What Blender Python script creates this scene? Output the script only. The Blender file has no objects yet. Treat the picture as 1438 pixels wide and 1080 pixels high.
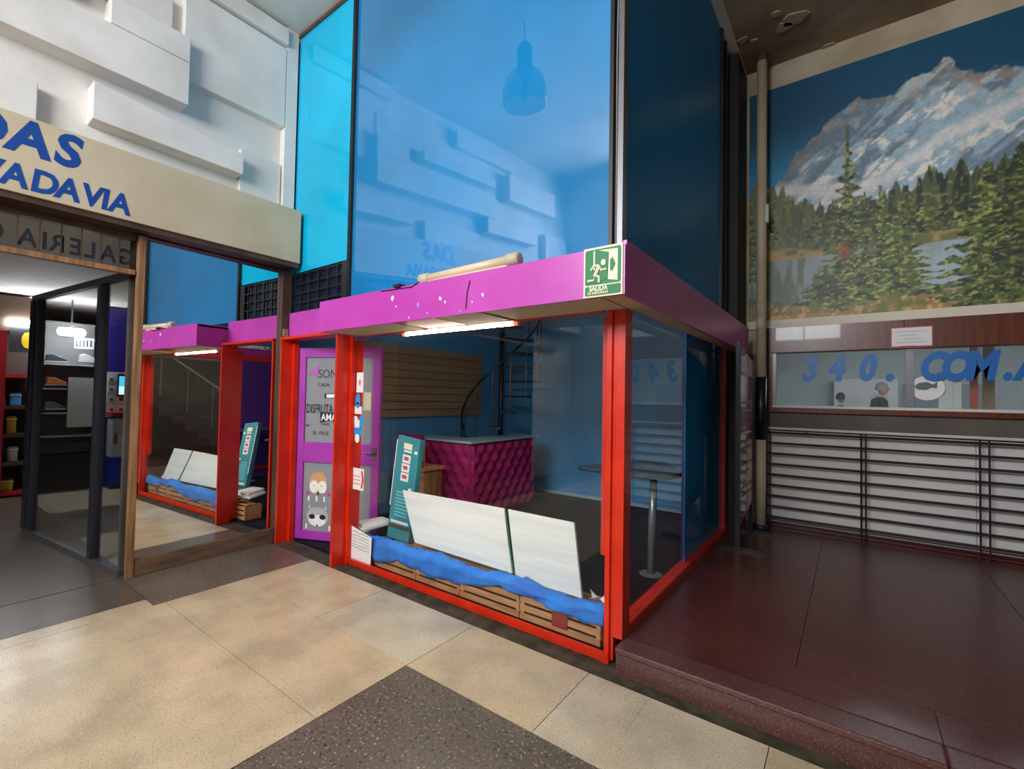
import bpy, bmesh, math, random
import numpy as np
from mathutils import Vector, Matrix
random.seed(7)
sc = bpy.context.scene
COL = sc.collection
# ------------------------------------------------------------------ camera
F_PX, YAW, PIT, ROL, CAMH = 648.0, .634493, .026954, .017731, 1.55
def cam_axes():
    cy, sy = math.cos(YAW), math.sin(YAW)
    fwd = Vector((-sy*math.cos(PIT), cy*math.cos(PIT), math.sin(PIT)))
    right = Vector((cy, sy, 0)); up = right.cross(fwd)
    r = right*math.cos(ROL) + up*math.sin(ROL)
    u = -right*math.sin(ROL) + up*math.cos(ROL)
    return r, u, fwd
CR, CU, CF = cam_axes()
cam_d = bpy.data.cameras.new('camera'); cam = bpy.data.objects.new('camera', cam_d); COL.objects.link(cam)
cam.matrix_world = Matrix(((CR.x, CU.x, -CF.x, 0), (CR.y, CU.y, -CF.y, 0), (CR.z, CU.z, -CF.z, CAMH), (0, 0, 0, 1)))
cam_d.sensor_fit = 'HORIZONTAL'; cam_d.sensor_width = 36; cam_d.lens = F_PX/1438*36; cam_d.clip_start = .02; cam_d.clip_end = 200
sc.camera = cam
# ------------------------------------------------------------------ world, exposure, daylight
w = bpy.data.worlds.new('world'); sc.world = w; w.use_nodes = True
w.node_tree.nodes['Background'].inputs[0].default_value = (.75, .87, 1, 1)
w.node_tree.nodes['Background'].inputs[1].default_value = .6
vs = sc.view_settings
vs.view_transform = 'Standard'; vs.look = 'None'; vs.gamma = 1; vs.use_curve_mapping = False
vs.exposure = 0.95
def area(name, loc, aim, sx, sy, power, col=(1, 1, 1)):
    d = bpy.data.lights.new(name, 'AREA'); d.shape = 'RECTANGLE'; d.size = sx; d.size_y = sy; d.energy = power; d.color = col
    o = bpy.data.objects.new(name, d); COL.objects.link(o); o.location = loc
    o.rotation_euler = (Vector(aim)-Vector(loc)).to_track_quat('-Z', 'Y').to_euler()
    return o
# daylight through the high rear window, the bright window mirrored in the blue glazing
area('window_rear_offscreen', (-2.0, -3.685, 4.2), (-2.0, 2.0, 2.6), 3.5, 1.7, 230, (.97, .98, 1))

# ------------------------------------------------------------------ pixel -> world helpers (a pixel is a direction; the plane gives the distance)
def ray(px, py): return CR*((px-719)/F_PX) + CU*(-(py-540)/F_PX) + CF
def onz(px, py, z=0.0):
    d = ray(px, py); return Vector((0, 0, CAMH)) + d*((z-CAMH)/d.z)
def onx(px, py, X):
    d = ray(px, py); return Vector((0, 0, CAMH)) + d*(X/d.x)
def ony(px, py, Y):
    d = ray(px, py); return Vector((0, 0, CAMH)) + d*(Y/d.y)

# ------------------------------------------------------------------ materials
def lin(c):
    return tuple(((v/255)/12.92 if v/255 <= .04045 else ((v/255+.055)/1.055)**2.4) for v in c) + (1,)
MATS = {}
def mat(name, rgb, rough=.5, metal=0, var=None, scale=8, detail=4, bump=0, bscale=60, coat=0, emis=0, spec=.5, stretch=None, lo=.35, hi=.65):
    if name in MATS: return MATS[name]
    m = bpy.data.materials.new(name); m.use_nodes = True; nt = m.node_tree; b = nt.nodes['Principled BSDF']
    b.inputs['Base Color'].default_value = lin(rgb); b.inputs['Roughness'].default_value = rough; b.inputs['Metallic'].default_value = metal
    b.inputs['Coat Weight'].default_value = coat; b.inputs['Specular IOR Level'].default_value = spec
    if emis: b.inputs['Emission Color'].default_value = lin(rgb); b.inputs['Emission Strength'].default_value = emis
    if var or bump:
        tc = nt.nodes.new('ShaderNodeTexCoord'); mp = nt.nodes.new('ShaderNodeMapping'); nt.links.new(tc.outputs['Object'], mp.inputs[0])
        if stretch: mp.inputs['Scale'].default_value = stretch
    if var:
        n = nt.nodes.new('ShaderNodeTexNoise'); n.inputs['Scale'].default_value = scale; n.inputs['Detail'].default_value = detail
        nt.links.new(mp.outputs[0], n.inputs['Vector'])
        r = nt.nodes.new('ShaderNodeValToRGB'); r.color_ramp.elements[0].position = lo; r.color_ramp.elements[1].position = hi
        r.color_ramp.elements[0].color = lin(rgb); r.color_ramp.elements[1].color = lin(var)
        nt.links.new(n.outputs['Fac'], r.inputs[0]); nt.links.new(r.outputs[0], b.inputs['Base Color'])
    if bump:
        n2 = nt.nodes.new('ShaderNodeTexNoise'); n2.inputs['Scale'].default_value = bscale; nt.links.new(mp.outputs[0], n2.inputs['Vector'])
        bp = nt.nodes.new('ShaderNodeBump'); bp.inputs['Strength'].default_value = bump; bp.inputs['Distance'].default_value = .01
        nt.links.new(n2.outputs['Fac'], bp.inputs['Height']); nt.links.new(bp.outputs[0], b.inputs['Normal'])
    MATS[name] = m; return m
def terrazzo(name, base, chipd, chipl, rough=.3, scale=55):
    m = bpy.data.materials.new(name); m.use_nodes = True; nt = m.node_tree; b = nt.nodes['Principled BSDF']
    tc = nt.nodes.new('ShaderNodeTexCoord')
    def layer(scale_, ca, cb, lo, hi, prev=None, det=2):
        n = nt.nodes.new('ShaderNodeTexNoise'); n.inputs['Scale'].default_value = scale_; n.inputs['Detail'].default_value = det
        nt.links.new(tc.outputs['Object'], n.inputs['Vector'])
        r = nt.nodes.new('ShaderNodeValToRGB'); r.color_ramp.elements[0].position = lo; r.color_ramp.elements[1].position = hi
        nt.links.new(n.outputs['Fac'], r.inputs[0])
        mx = nt.nodes.new('ShaderNodeMix'); mx.data_type = 'RGBA'
        nt.links.new(r.outputs[0], mx.inputs['Factor'])
        if prev: nt.links.new(prev, mx.inputs['A'])
        else: mx.inputs['A'].default_value = ca
        mx.inputs['B'].default_value = cb
        return mx.outputs['Result']
    o = layer(3.0, lin(base), lin(tuple(v*.88 for v in base)), .4, .65, None, 5)
    o = layer(scale*1.9, None, lin(chipd), .58, .68, o)
    o = layer(scale*2.6, None, lin(chipl), .60, .70, o)
    nt.links.new(o, b.inputs['Base Color']); b.inputs['Roughness'].default_value = rough
    MATS[name] = m; return m
def emit(name, rgb, s):
    m = bpy.data.materials.new(name); m.use_nodes = True; nt = m.node_tree; nt.nodes.clear()
    e = nt.nodes.new('ShaderNodeEmission'); e.inputs[0].default_value = lin(rgb); e.inputs[1].default_value = s
    o = nt.nodes.new('ShaderNodeOutputMaterial'); nt.links.new(e.outputs[0], o.inputs[0]); return m
def schlick(nt, boost=1.0):
    """two-sided pane reflectance from the angle of incidence"""
    lw = nt.nodes.new('ShaderNodeLayerWeight'); lw.inputs[0].default_value = .5
    pw = nt.nodes.new('ShaderNodeMath'); pw.operation = 'POWER'; pw.inputs[1].default_value = 5; nt.links.new(lw.outputs['Facing'], pw.inputs[0])
    ma = nt.nodes.new('ShaderNodeMath'); ma.operation = 'MULTIPLY_ADD'; ma.inputs[1].default_value = .96; ma.inputs[2].default_value = .04; nt.links.new(pw.outputs[0], ma.inputs[0])
    mm = nt.nodes.new('ShaderNodeMath'); mm.operation = 'MULTIPLY'; mm.inputs[1].default_value = boost; mm.use_clamp = True; nt.links.new(ma.outputs[0], mm.inputs[0])
    return mm.outputs[0]
def glass(name, tint=(1, 1, 1), ior=1.5, rough=0.0, haze=0.0, boost=1.0):
    m = bpy.data.materials.new(name); m.use_nodes = True; nt = m.node_tree; nt.nodes.clear()
    t = nt.nodes.new('ShaderNodeBsdfTransparent'); t.inputs[0].default_value = (*tint, 1)
    g = nt.nodes.new('ShaderNodeBsdfGlossy'); g.inputs['Roughness'].default_value = rough
    mx = nt.nodes.new('ShaderNodeMixShader'); out = nt.nodes.new('ShaderNodeOutputMaterial')
    nt.links.new(schlick(nt, boost), mx.inputs[0])
    nt.links.new(t.outputs[0], mx.inputs[1]); nt.links.new(g.outputs[0], mx.inputs[2])
    res = mx
    if haze:
        d = nt.nodes.new('ShaderNodeBsdfDiffuse'); d.inputs[0].default_value = (.8, .82, .84, 1)
        m2 = nt.nodes.new('ShaderNodeMixShader'); m2.inputs[0].default_value = haze
        nt.links.new(mx.outputs[0], m2.inputs[1]); nt.links.new(d.outputs[0], m2.inputs[2]); res = m2
    nt.links.new(res.outputs[0], out.inputs[0]); MATS[name] = m; return m
def film_glass(name, rgb, refl, tilt=0.0, rough=.015):
    """glass backed by coloured film: diffuse film + clear mirror-like reflection, the pane bowed a little"""
    m = bpy.data.materials.new(name); m.use_nodes = True; nt = m.node_tree; nt.nodes.clear()
    d = nt.nodes.new('ShaderNodeBsdfDiffuse')
    n = nt.nodes.new('ShaderNodeTexNoise'); n.inputs['Scale'].default_value = 1.3; n.inputs['Detail'].default_value = 3
    tc = nt.nodes.new('ShaderNodeTexCoord'); nt.links.new(tc.outputs['Object'], n.inputs['Vector'])
    r = nt.nodes.new('ShaderNodeValToRGB'); r.color_ramp.elements[0].position = .3; r.color_ramp.elements[1].position = .7
    r.color_ramp.elements[0].color = lin(tuple(v*.9 for v in rgb)); r.color_ramp.elements[1].color = lin(rgb)
    nt.links.new(n.outputs['Fac'], r.inputs[0]); nt.links.new(r.outputs[0], d.inputs[0])
    g = nt.nodes.new('ShaderNodeBsdfGlossy'); g.inputs['Roughness'].default_value = rough; g.inputs[0].default_value = (.85, .95, 1, 1)
    geo = nt.nodes.new('ShaderNodeNewGeometry'); ad = nt.nodes.new('ShaderNodeVectorMath'); ad.operation = 'ADD'
    ad.inputs[1].default_value = (0, 0, -tilt); nt.links.new(geo.outputs['Normal'], ad.inputs[0])
    nz = nt.nodes.new('ShaderNodeVectorMath'); nz.operation = 'NORMALIZE'; nt.links.new(ad.outputs[0], nz.inputs[0])
    nt.links.new(nz.outputs[0], g.inputs['Normal'])
    mx = nt.nodes.new('ShaderNodeMixShader'); nt.links.new(schlick(nt, refl), mx.inputs[0])
    nt.links.new(d.outputs[0], mx.inputs[1]); nt.links.new(g.outputs[0], mx.inputs[2])
    out = nt.nodes.new('ShaderNodeOutputMaterial'); nt.links.new(mx.outputs[0], out.inputs[0]); MATS[name] = m; return m

M_white = mat('white_plaster', (230, 226, 220), .7, var=(212, 207, 200), scale=1.6, bump=.15, bscale=25)
M_relief = mat('relief_white', (230, 226, 220), .55, var=(212, 207, 200), scale=2.2)
M_beam = mat('cream_paint', (206, 192, 164), .5, var=(194, 178, 146), scale=2)
M_blue_letter = mat('blue_letter', (22, 72, 150), .4)
M_darkwood = mat('brown_frame', (86, 66, 50), .5, var=(62, 46, 34), scale=6, stretch=(1, 1, .2))
M_wood = mat('worn_wood', (166, 122, 80), .6, var=(120, 82, 50), scale=9, stretch=(3, 3, .25), bump=.3)
M_basewood = mat('base_wood', (118, 92, 70), .6, var=(88, 68, 52), scale=7, stretch=(.5, .5, 3))
M_wood2 = mat('mahogany_panel', (112, 52, 30), .3, var=(84, 36, 20), scale=5, stretch=(6, 6, .35), coat=.3)
M_crate = mat('crate_wood', (214, 158, 108), .7, var=(182, 124, 80), scale=7, stretch=(.6, 3, 5))
M_mag = mat('magenta_paint', (198, 74, 182), .28, var=(188, 64, 172), scale=3)
M_purple = mat('purple_door_paint', (176, 60, 178), .4, var=(160, 50, 165), scale=3)
M_red = mat('red_paint', (226, 44, 8), .35, var=(206, 36, 6), scale=5, coat=.2)
M_reddk = mat('dark_red_steel', (120, 30, 20), .4, var=(90, 20, 15), scale=6)
M_black = mat('black_metal', (22, 22, 24), .4)
M_dkgrey = mat('dark_aluminium', (52, 54, 62), .35, metal=.4)
M_alum = mat('aluminium', (120, 120, 124), .35, metal=.7)
M_blue = mat('blue_wall_paint', (84, 158, 208), .5, var=(70, 144, 198), scale=1.6, bump=.1)
M_purplein = mat('purple_wall_paint', (78, 40, 128), .5)
M_navyfloor = mat('navy_floor', (22, 25, 40), .6, var=(16, 19, 32), scale=2, spec=.2)
M_cloth = mat('blue_nonwoven', (30, 138, 236), .8, var=(20, 112, 212), scale=6, bump=.3)
M_foam = mat('foam_white', (236, 236, 232), .7, var=(222, 224, 222), scale=3, stretch=(.4, .4, 9), bump=.2, bscale=40)
M_teal = mat('teal_carton', (60, 146, 156), .5, var=(52, 132, 146), scale=4)
M_pink = mat('magenta_velvet', (176, 22, 108), .75, var=(156, 16, 94), scale=5)
M_top = mat('grey_laminate', (160, 190, 198), .3)
M_steel = mat('steel_tube', (150, 158, 160), .3, metal=.5)
M_paper = mat('paper_white', (236, 234, 232), .7)
M_ink = mat('ink_black', (28, 28, 32), .6)
M_grey = mat('grey_wall', (96, 84, 76), .6, var=(82, 72, 66), scale=2)
M_panel = mat('white_panel', (222, 218, 206), .5, var=(206, 206, 208), scale=1.2)
M_grille = mat('grille_steel', (58, 32, 38), .4, var=(40, 22, 28), scale=6)
M_slat = mat('slat_board', (158, 134, 98), .55, var=(142, 118, 84), scale=4, stretch=(.4, .3, 3))
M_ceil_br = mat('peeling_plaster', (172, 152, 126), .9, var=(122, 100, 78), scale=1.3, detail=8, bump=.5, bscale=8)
M_ceil_w = mat('white_ceiling', (218, 212, 204), .8, var=(196, 188, 178), scale=.9, bump=.3, bscale=6)
M_lampw = mat('cream_plastic', (226, 208, 170), .4)
M_soff = mat('soffit_board', (196, 180, 150), .7)
M_green = mat('sign_green', (0, 118, 62), .5)
M_lum = mat('sign_cream', (236, 232, 196), .5)
M_maroon = terrazzo('maroon_floor', (86, 38, 34), (58, 25, 23), (128, 92, 84), .25, 70)
for _n in ('Coat Weight', 'Coat Roughness'): M_maroon.node_tree.nodes['Principled BSDF'].inputs[_n].default_value = 0.5 if _n == 'Coat Weight' else .42
M_maroon2 = terrazzo('maroon_riser', (94, 56, 52), (62, 36, 34), (140, 120, 110), .35, 60)
M_beige = terrazzo('beige_terrazzo', (204, 184, 150), (168, 142, 108), (224, 212, 188), .26)
M_beige2 = terrazzo('beige_terrazzo_pale', (204, 192, 166), (166, 150, 122), (226, 218, 202), .26)
M_dark = terrazzo('grey_terrazzo', (104, 94, 82), (48, 43, 38), (172, 160, 140), .3, 26)
M_dark2 = terrazzo('brown_terrazzo', (96, 84, 74), (62, 54, 46), (134, 122, 108), .3, 45)
M_mirror = bpy.data.materials.new('mirror_glass'); M_mirror.use_nodes = True
_b = M_mirror.node_tree.nodes['Principled BSDF']; _b.inputs['Base Color'].default_value = (.82, .84, .82, 1); _b.inputs['Metallic'].default_value = 1; _b.inputs['Roughness'].default_value = .0
M_glass = glass('window_glass', (.96, .98, .98))
M_glass_part = glass('partition_glass', (.93, .94, .93), boost=1.6)
M_glass_lamp = glass('lamp_glass', (.45, .5, .55), haze=.22)
M_glass_off = glass('office_glass', (.9, .93, .93), haze=.03)
M_frost = glass('door_glass', (.62, .66, .7), haze=.28)
M_upper = film_glass('upper_blue_film', (26, 134, 198), 3.2, tilt=.058)
M_cyan = film_glass('upper_cyan_film', (8, 186, 232), 1.2, tilt=.058)
M_upside = film_glass('upper_side_film', (26, 134, 198), .4, rough=.3)
M_sidefilm = film_glass('side_blue_film', (26, 134, 198), 1.1)
M_tube = emit('lit_tube', (255, 242, 222), 75)
M_tube2 = emit('lit_tube_cool', (240, 246, 255), 40)

# ------------------------------------------------------------------ mesh helpers
class MB:
    def __init__(s): s.v = []; s.f = []
    def add(s, vs, fs):
        o = len(s.v); s.v += [tuple(v) for v in vs]; s.f += [tuple(i+o for i in f) for f in fs]; return s
    def box(s, x0, x1, y0, y1, z0, z1, R=None, c=None):
        vs = [Vector((x, y, z)) for x in (x0, x1) for y in (y0, y1) for z in (z0, z1)]
        if R is not None:
            c = Vector(c) if c else Vector((0, 0, 0)); vs = [R @ v + c for v in vs]
        return s.add(vs, [(0, 1, 3, 2), (4, 6, 7, 5), (0, 4, 5, 1), (2, 3, 7, 6), (0, 2, 6, 4), (1, 5, 7, 3)])
    def prism(s, pts, d):
        """pts: planar polygon (Vectors); d: extrusion vector"""
        n = len(pts); pts = [Vector(p) for p in pts]; d = Vector(d)
        vs = pts + [p+d for p in pts]
        fs = [tuple(range(n-1, -1, -1)), tuple(range(n, 2*n))] + [(i, (i+1) % n, n+(i+1) % n, n+i) for i in range(n)]
        return s.add(vs, fs)
    def tube(s, path, r, n=8, cap=True):
        path = [Vector(p) for p in path]; k = len(path); rs = r if isinstance(r, (list, tuple)) else [r]*k
        vs = []
        up0 = Vector((0, 0, 1))
        for i, p in enumerate(path):
            t = (path[min(i+1, k-1)]-path[max(i-1, 0)]).normalized()
            a = t.cross(up0 if abs(t.z) < .95 else Vector((1, 0, 0))).normalized(); b = t.cross(a)
            for j in range(n):
                an = 2*math.pi*j/n; vs.append(p + a*math.cos(an)*rs[i] + b*math.sin(an)*rs[i])
        fs = [(i*n+j, i*n+(j+1) % n, (i+1)*n+(j+1) % n, (i+1)*n+j) for i in range(k-1) for j in range(n)]
        if cap: fs += [tuple(range(n-1, -1, -1)), tuple(range((k-1)*n, k*n))]
        return s.add(vs, fs)
    def lathe(s, prof, c, n=24):
        c = Vector(c); vs = []; k = len(prof)
        for r, z in prof:
            for j in range(n):
                a = 2*math.pi*j/n; vs.append(c+Vector((r*math.cos(a), r*math.sin(a), z)))
        return s.add(vs, [(i*n+j, i*n+(j+1) % n, (i+1)*n+(j+1) % n, (i+1)*n+j) for i in range(k-1) for j in range(n)])
    def build(s, name, m, parent=None, smooth=False, bevel=0):
        me = bpy.data.meshes.new(name); me.from_pydata(s.v, [], s.f); me.update()
        bm = bmesh.new(); bm.from_mesh(me); bmesh.ops.recalc_face_normals(bm, faces=bm.faces); bm.to_mesh(me); bm.free()
        if smooth: me.polygons.foreach_set('use_smooth', [True]*len(me.polygons))
        me.materials.append(m)
        o = bpy.data.objects.new(name, me); COL.objects.link(o)
        if parent: o.parent = parent
        if bevel:
            b = o.modifiers.new('bevel', 'BEVEL'); b.width = bevel; b.segments = 2; b.limit_method = 'ANGLE'
        return o
def box(name, x0, x1, y0, y1, z0, z1, m, parent=None, bevel=0):
    return MB().box(x0, x1, y0, y1, z0, z1).build(name, m, parent, bevel=bevel)
def tag(o, label, cat, group=None, kind=None):
    o['label'] = label
    if cat: o['category'] = cat
    if group: o['group'] = group
    if kind: o['kind'] = kind
    return o
def thing(name, label, cat, group=None, kind=None, loc=(0, 0, 0)):
    o = bpy.data.objects.new(name, None); COL.objects.link(o); o.empty_display_size = .05
    return tag(o, label, cat, group, kind)
def struct(o, label, cat='structure'): return tag(o, label, cat, kind='structure')
def text(name, body, size, origin, ux, uy, m, parent=None, depth=.004, bold=0.0, shear=0.0, align='LEFT', sx=1.0):
    """flat lettering: origin, unit vectors along the line and up the letters"""
    cu = bpy.data.curves.new(name, 'FONT'); cu.body = body; cu.size = size; cu.extrude = depth/2; cu.offset = bold; cu.shear = shear; cu.align_x = align
    cu.resolution_u = 3
    to = bpy.data.objects.new(name, cu); COL.objects.link(to)
    dg = bpy.context.evaluated_depsgraph_get(); dg.update()
    me = bpy.data.meshes.new_from_object(to.evaluated_get(dg)); bpy.data.objects.remove(to); bpy.data.curves.remove(cu)
    ux = Vector(ux).normalized(); uy = Vector(uy).normalized(); uz = ux.cross(uy)
    M4 = Matrix(((ux.x*sx, uy.x, uz.x, origin[0]), (ux.y*sx, uy.y, uz.y, origin[1]), (ux.z*sx, uy.z, uz.z, origin[2]), (0, 0, 0, 1)))
    me.transform(M4); me.materials.clear(); me.materials.append(m)
    o = bpy.data.objects.new(name, me); COL.objects.link(o)
    if parent: o.parent = parent
    return o
def disc(name, c, ux, uy, rx, ry, m, parent, n=16, depth=.003):
    ux = Vector(ux); uy = Vector(uy); nz = ux.cross(uy).normalized()
    pts = [Vector(c)+ux*rx*math.cos(2*math.pi*i/n)+uy*ry*math.sin(2*math.pi*i/n) for i in range(n)]
    return MB().prism(pts, nz*depth).build(name, m, parent)
def poly2(name, c, ux, uy, pts, m, parent, depth=.003):
    ux = Vector(ux); uy = Vector(uy); nz = ux.cross(uy).normalized()
    return MB().prism([Vector(c)+ux*a+uy*b for a, b in pts], nz*depth).build(name, m, parent)

# ------------------------------------------------------------------ key planes
YF, XS, YB, XL, ZC, PZ = 2.57, -1.11, 6.0, -4.85, 5.45, .155
SYB = 6.42                         # inner back wall of the shop
# ================================================================== FLOOR
floor = struct(box('floor', -13, 3.6, -3.7, 6.6, -.30, -.006, mat('joint_dark', (70, 60, 50), .8)), 'polished terrazzo floor of beige and grey slabs with thin joints', 'floor')
G = .004
def tile(x0, x1, y0, y1, m): return box('tile', x0+G/2, x1-G/2, y0+G/2, y1-G/2, -.03, 0, m, floor)
xs = [-4.06, -2.99, -2.06, -1.195, -.30, .60, 1.5, 2.4, 3.5]
for i in range(len(xs)-1):
    if xs[i] < 3.4: tile(xs[i], xs[i+1], 1.825, 2.41, M_beige2 if i in (1, 3) else M_beige)
ys = [-3.6, -1.8, -.60, 1.27, 1.825]
for j in range(len(ys)-1): tile(-4.06, -2.06, ys[j], ys[j+1], M_beige)
for j, y0 in enumerate([.65, -.6, -1.85, -3.6]):
    y1 = [1.825, .65, -.6, -1.85][j]
    for i in range(3):
        x0 = -2.06+i*1.85
        tile(x0, x0+1.85, y0, y1, M_dark if (i+j) % 2 == 0 else M_beige)
tile(-4.85, -4.06, -3.6, -1.2, M_dark); tile(-4.85, -4.06, 1.2, 2.41, M_dark)
tile(-4.85, -4.22, -1.2, 1.2, M_dark2); tile(-4.22, -4.06, -1.2, 1.2, M_beige)
box('gutter_strip', -4.85, 3.5, 2.412, 2.60, -.03, -.002, mat('gutter_dark', (46, 40, 34), .7, var=(80, 74, 54), scale=9), floor)
patch = box('lit_spot_slab', -1.16, -.85, 2.09, 2.40, -.02, .0015, M_beige2, floor)  # small pale slab, a lit spot on the floor put in as colour
for i, x0 in enumerate([-12.5, -11.0, -9.5, -8.0, -6.5]):
    for j, y0 in enumerate([-2.2, -.9, .35, 1.25, 2.3, 3.4]):
        y1 = [-.9, .35, 1.25, 2.3, 3.4, 5.0][j]
        tile(x0, x0+1.5 if x0 < -6.6 else -4.86, y0, y1, M_dark2 if y0 < 1.2 else (M_dark if (i*2+j) % 4 == 1 else M_beige2))
# platform
plat = struct(thing('platform', 'raised maroon terrazzo platform beside the glazed shop', None), 'raised maroon terrazzo platform beside the glazed shop', 'platform')
box('core', -1.075, 3.5, 2.53, YB, 0, PZ-.012, M_reddk, plat)
for x0, x1 in ((-1.075, -.24), (-.236, .9), (.904, 2.1), (2.104, 3.5)):
    box('slab', x0, x1, 2.884, YB, PZ-.03, PZ, M_maroon, plat)
for x0, x1 in ((-1.075, .3), (.304, 1.8), (1.804, 3.5)):
    box('border_slab', x0, x1, 2.625, 2.88, PZ-.03, PZ, M_maroon, plat)
    box('nosing', x0, x1, 2.475, 2.621, PZ-.035, PZ, M_maroon2, plat, bevel=.008)
    box('riser', x0, x1, 2.495, 2.53, 0, PZ-.036, M_maroon2, plat)
# ================================================================== SHELL
wl = struct(thing('wall_left', 'white plaster wall with projecting rectangular relief blocks above the cream beam', None), 'white plaster wall with projecting rectangular relief blocks above the cream beam', 'wall')
box('plaster', -5.1, -4.93, -3.7, YF+.06, 2.95, ZC, M_white, wl)
box('lower_plaster', -5.1, -4.93, -3.7, -2.2, 0, 2.95, M_relief, wl)
box('corner_pilaster', -4.93, -4.84, 2.43, YF-.02, 3.45, ZC, M_relief, wl)
def relief(y0, y1, z0, z1, x=-4.78, z1b=None):
    pts = [(-4.95, y0, z0), (-4.95, y1, z0), (-4.95, y1, z1b or z1), (-4.95, y0, z1)]
    MB().prism(pts, (x+4.95, 0, 0)).build('relief_block', M_relief, wl, bevel=.006)
relief(-.95, 1.52, 4.09, 4.47, -4.74); relief(.97, 1.52, 4.475, 4.70, -4.74); relief(-.95, .69, 4.60, 4.74, -4.74)
relief(.89, 2.0, 3.665, 3.965, -4.76, 3.865)
relief(1.50, 2.425, 4.37, 5.215, -4.84); relief(1.2, 2.425, 5.24, 5.41, -4.80)
relief(2.02, 2.42, 3.50, 3.97, -4.88); relief(-.6, .60, 3.50, 3.81, -4.84); relief(.2, 1.42, 4.74, 5.05, -4.88)
# blocks further along the wall, seen mirrored in the blue glass
relief(-2.9, -1.35, 4.5, 4.95, -4.74); relief(-2.2, -.75, 3.85, 4.2, -4.76); relief(-3.4, -2.6, 3.6, 4.15, -4.8); relief(-1.6, -.1, 5.05, 5.3, -4.82)
struct(box('ceiling', -5.1, 3.6, -3.8, YF, ZC, ZC+.2, M_ceil_w), 'white plaster ceiling of the tall hall', 'ceiling')
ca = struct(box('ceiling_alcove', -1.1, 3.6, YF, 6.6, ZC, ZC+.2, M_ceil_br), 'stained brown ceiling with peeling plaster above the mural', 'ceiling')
random.seed(3)
for (px, py, r) in ((1101, 38, .11), (1115, 27, .13), (1043, 57, .06), (1059, 57, .035), (1162, 66, .07), (1090, 20, .05)):
    p = onz(px, py, ZC-.012); pts = []
    for k in range(10):
        a = 2*math.pi*k/10; rr = r*random.uniform(.55, 1.1); pts.append((p.x+rr*math.cos(a), p.y+rr*math.sin(a)*.7, ZC-.014))
    MB().prism(pts, (0, 0, .013)).build('paint_flake', mat('flake_pale', (178, 160, 128), .9), ca)
struct(box('wall_right', 3.5, 3.65, -3.8, 6.2, 0, ZC, mat('right_wall_brown', (96, 82, 70), .7, var=(80, 66, 56), scale=1.5)), 'dim brown painted side wall of the hall', 'wall')
wr = struct(thing('wall_rear', 'white rear wall of the hall with a high window', None), 'white rear wall of the hall with a high window', 'wall')
for a in ((-5.1, 3.6, 5.1, ZC), (-5.1, -3.8, 0, 5.1), (-.2, 3.6, 0, 5.1), (-3.8, -.2, 0, 3.3)):
    box('rear_panel', a[0], a[1], -3.8, -3.68, a[2], a[3], M_white, wr)
wn = struct(thing('window_9', 'high bright window in the rear wall', None), 'high bright window in the rear wall', 'window')
box('pane', -3.8, -.2, -3.76, -3.74, 3.3, 5.1, M_glass, wn)
for x in (-3.8, -2.92, -2.02, -1.12, -.24): box('mullion', x, x+.04, -3.73, -3.69, 3.3, 5.1, M_dkgrey, wn)
# ---- mural wall (far wall of the alcove)
wb = struct(thing('wall_back', 'far wall of the alcove with a long opening for the office window', None), 'far wall of the alcove with a long opening for the office window', 'wall')
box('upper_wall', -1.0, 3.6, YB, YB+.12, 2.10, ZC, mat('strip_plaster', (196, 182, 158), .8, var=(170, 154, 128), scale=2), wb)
box('lower_wall', -1.0, 3.6, YB, YB+.12, 0, 1.475, M_grey, wb)
box('jamb_wall', -1.0, -.74, YB, YB+.12, 1.475, 2.10, M_grey, wb)
struct(box('trim_1', -.98, 3.5, YB-.03, YB-.002, 2.385, 2.475, mat('white_trim', (226, 214, 196), .5)), 'white painted strip running under the mountain mural', 'trim')
pw = struct(thing('trim_2', 'mahogany veneer panelling around the office window', None), 'mahogany veneer panelling around the office window', 'panelling')
box('panel', -.79, .42, YB-.035, YB-.002, 2.105, 2.383, M_wood2, pw); box('panel', .424, 3.5, YB-.035, YB-.002, 2.105, 2.383, M_wood2, pw)
box('side_jamb', -.79, -.725, YB-.035, YB-.002, 1.47, 2.102, M_wood2, pw)
box('sill_rail', -.79, 3.5, YB-.05, YB-.002, 1.435, 1.485, M_wood2, pw)

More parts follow.
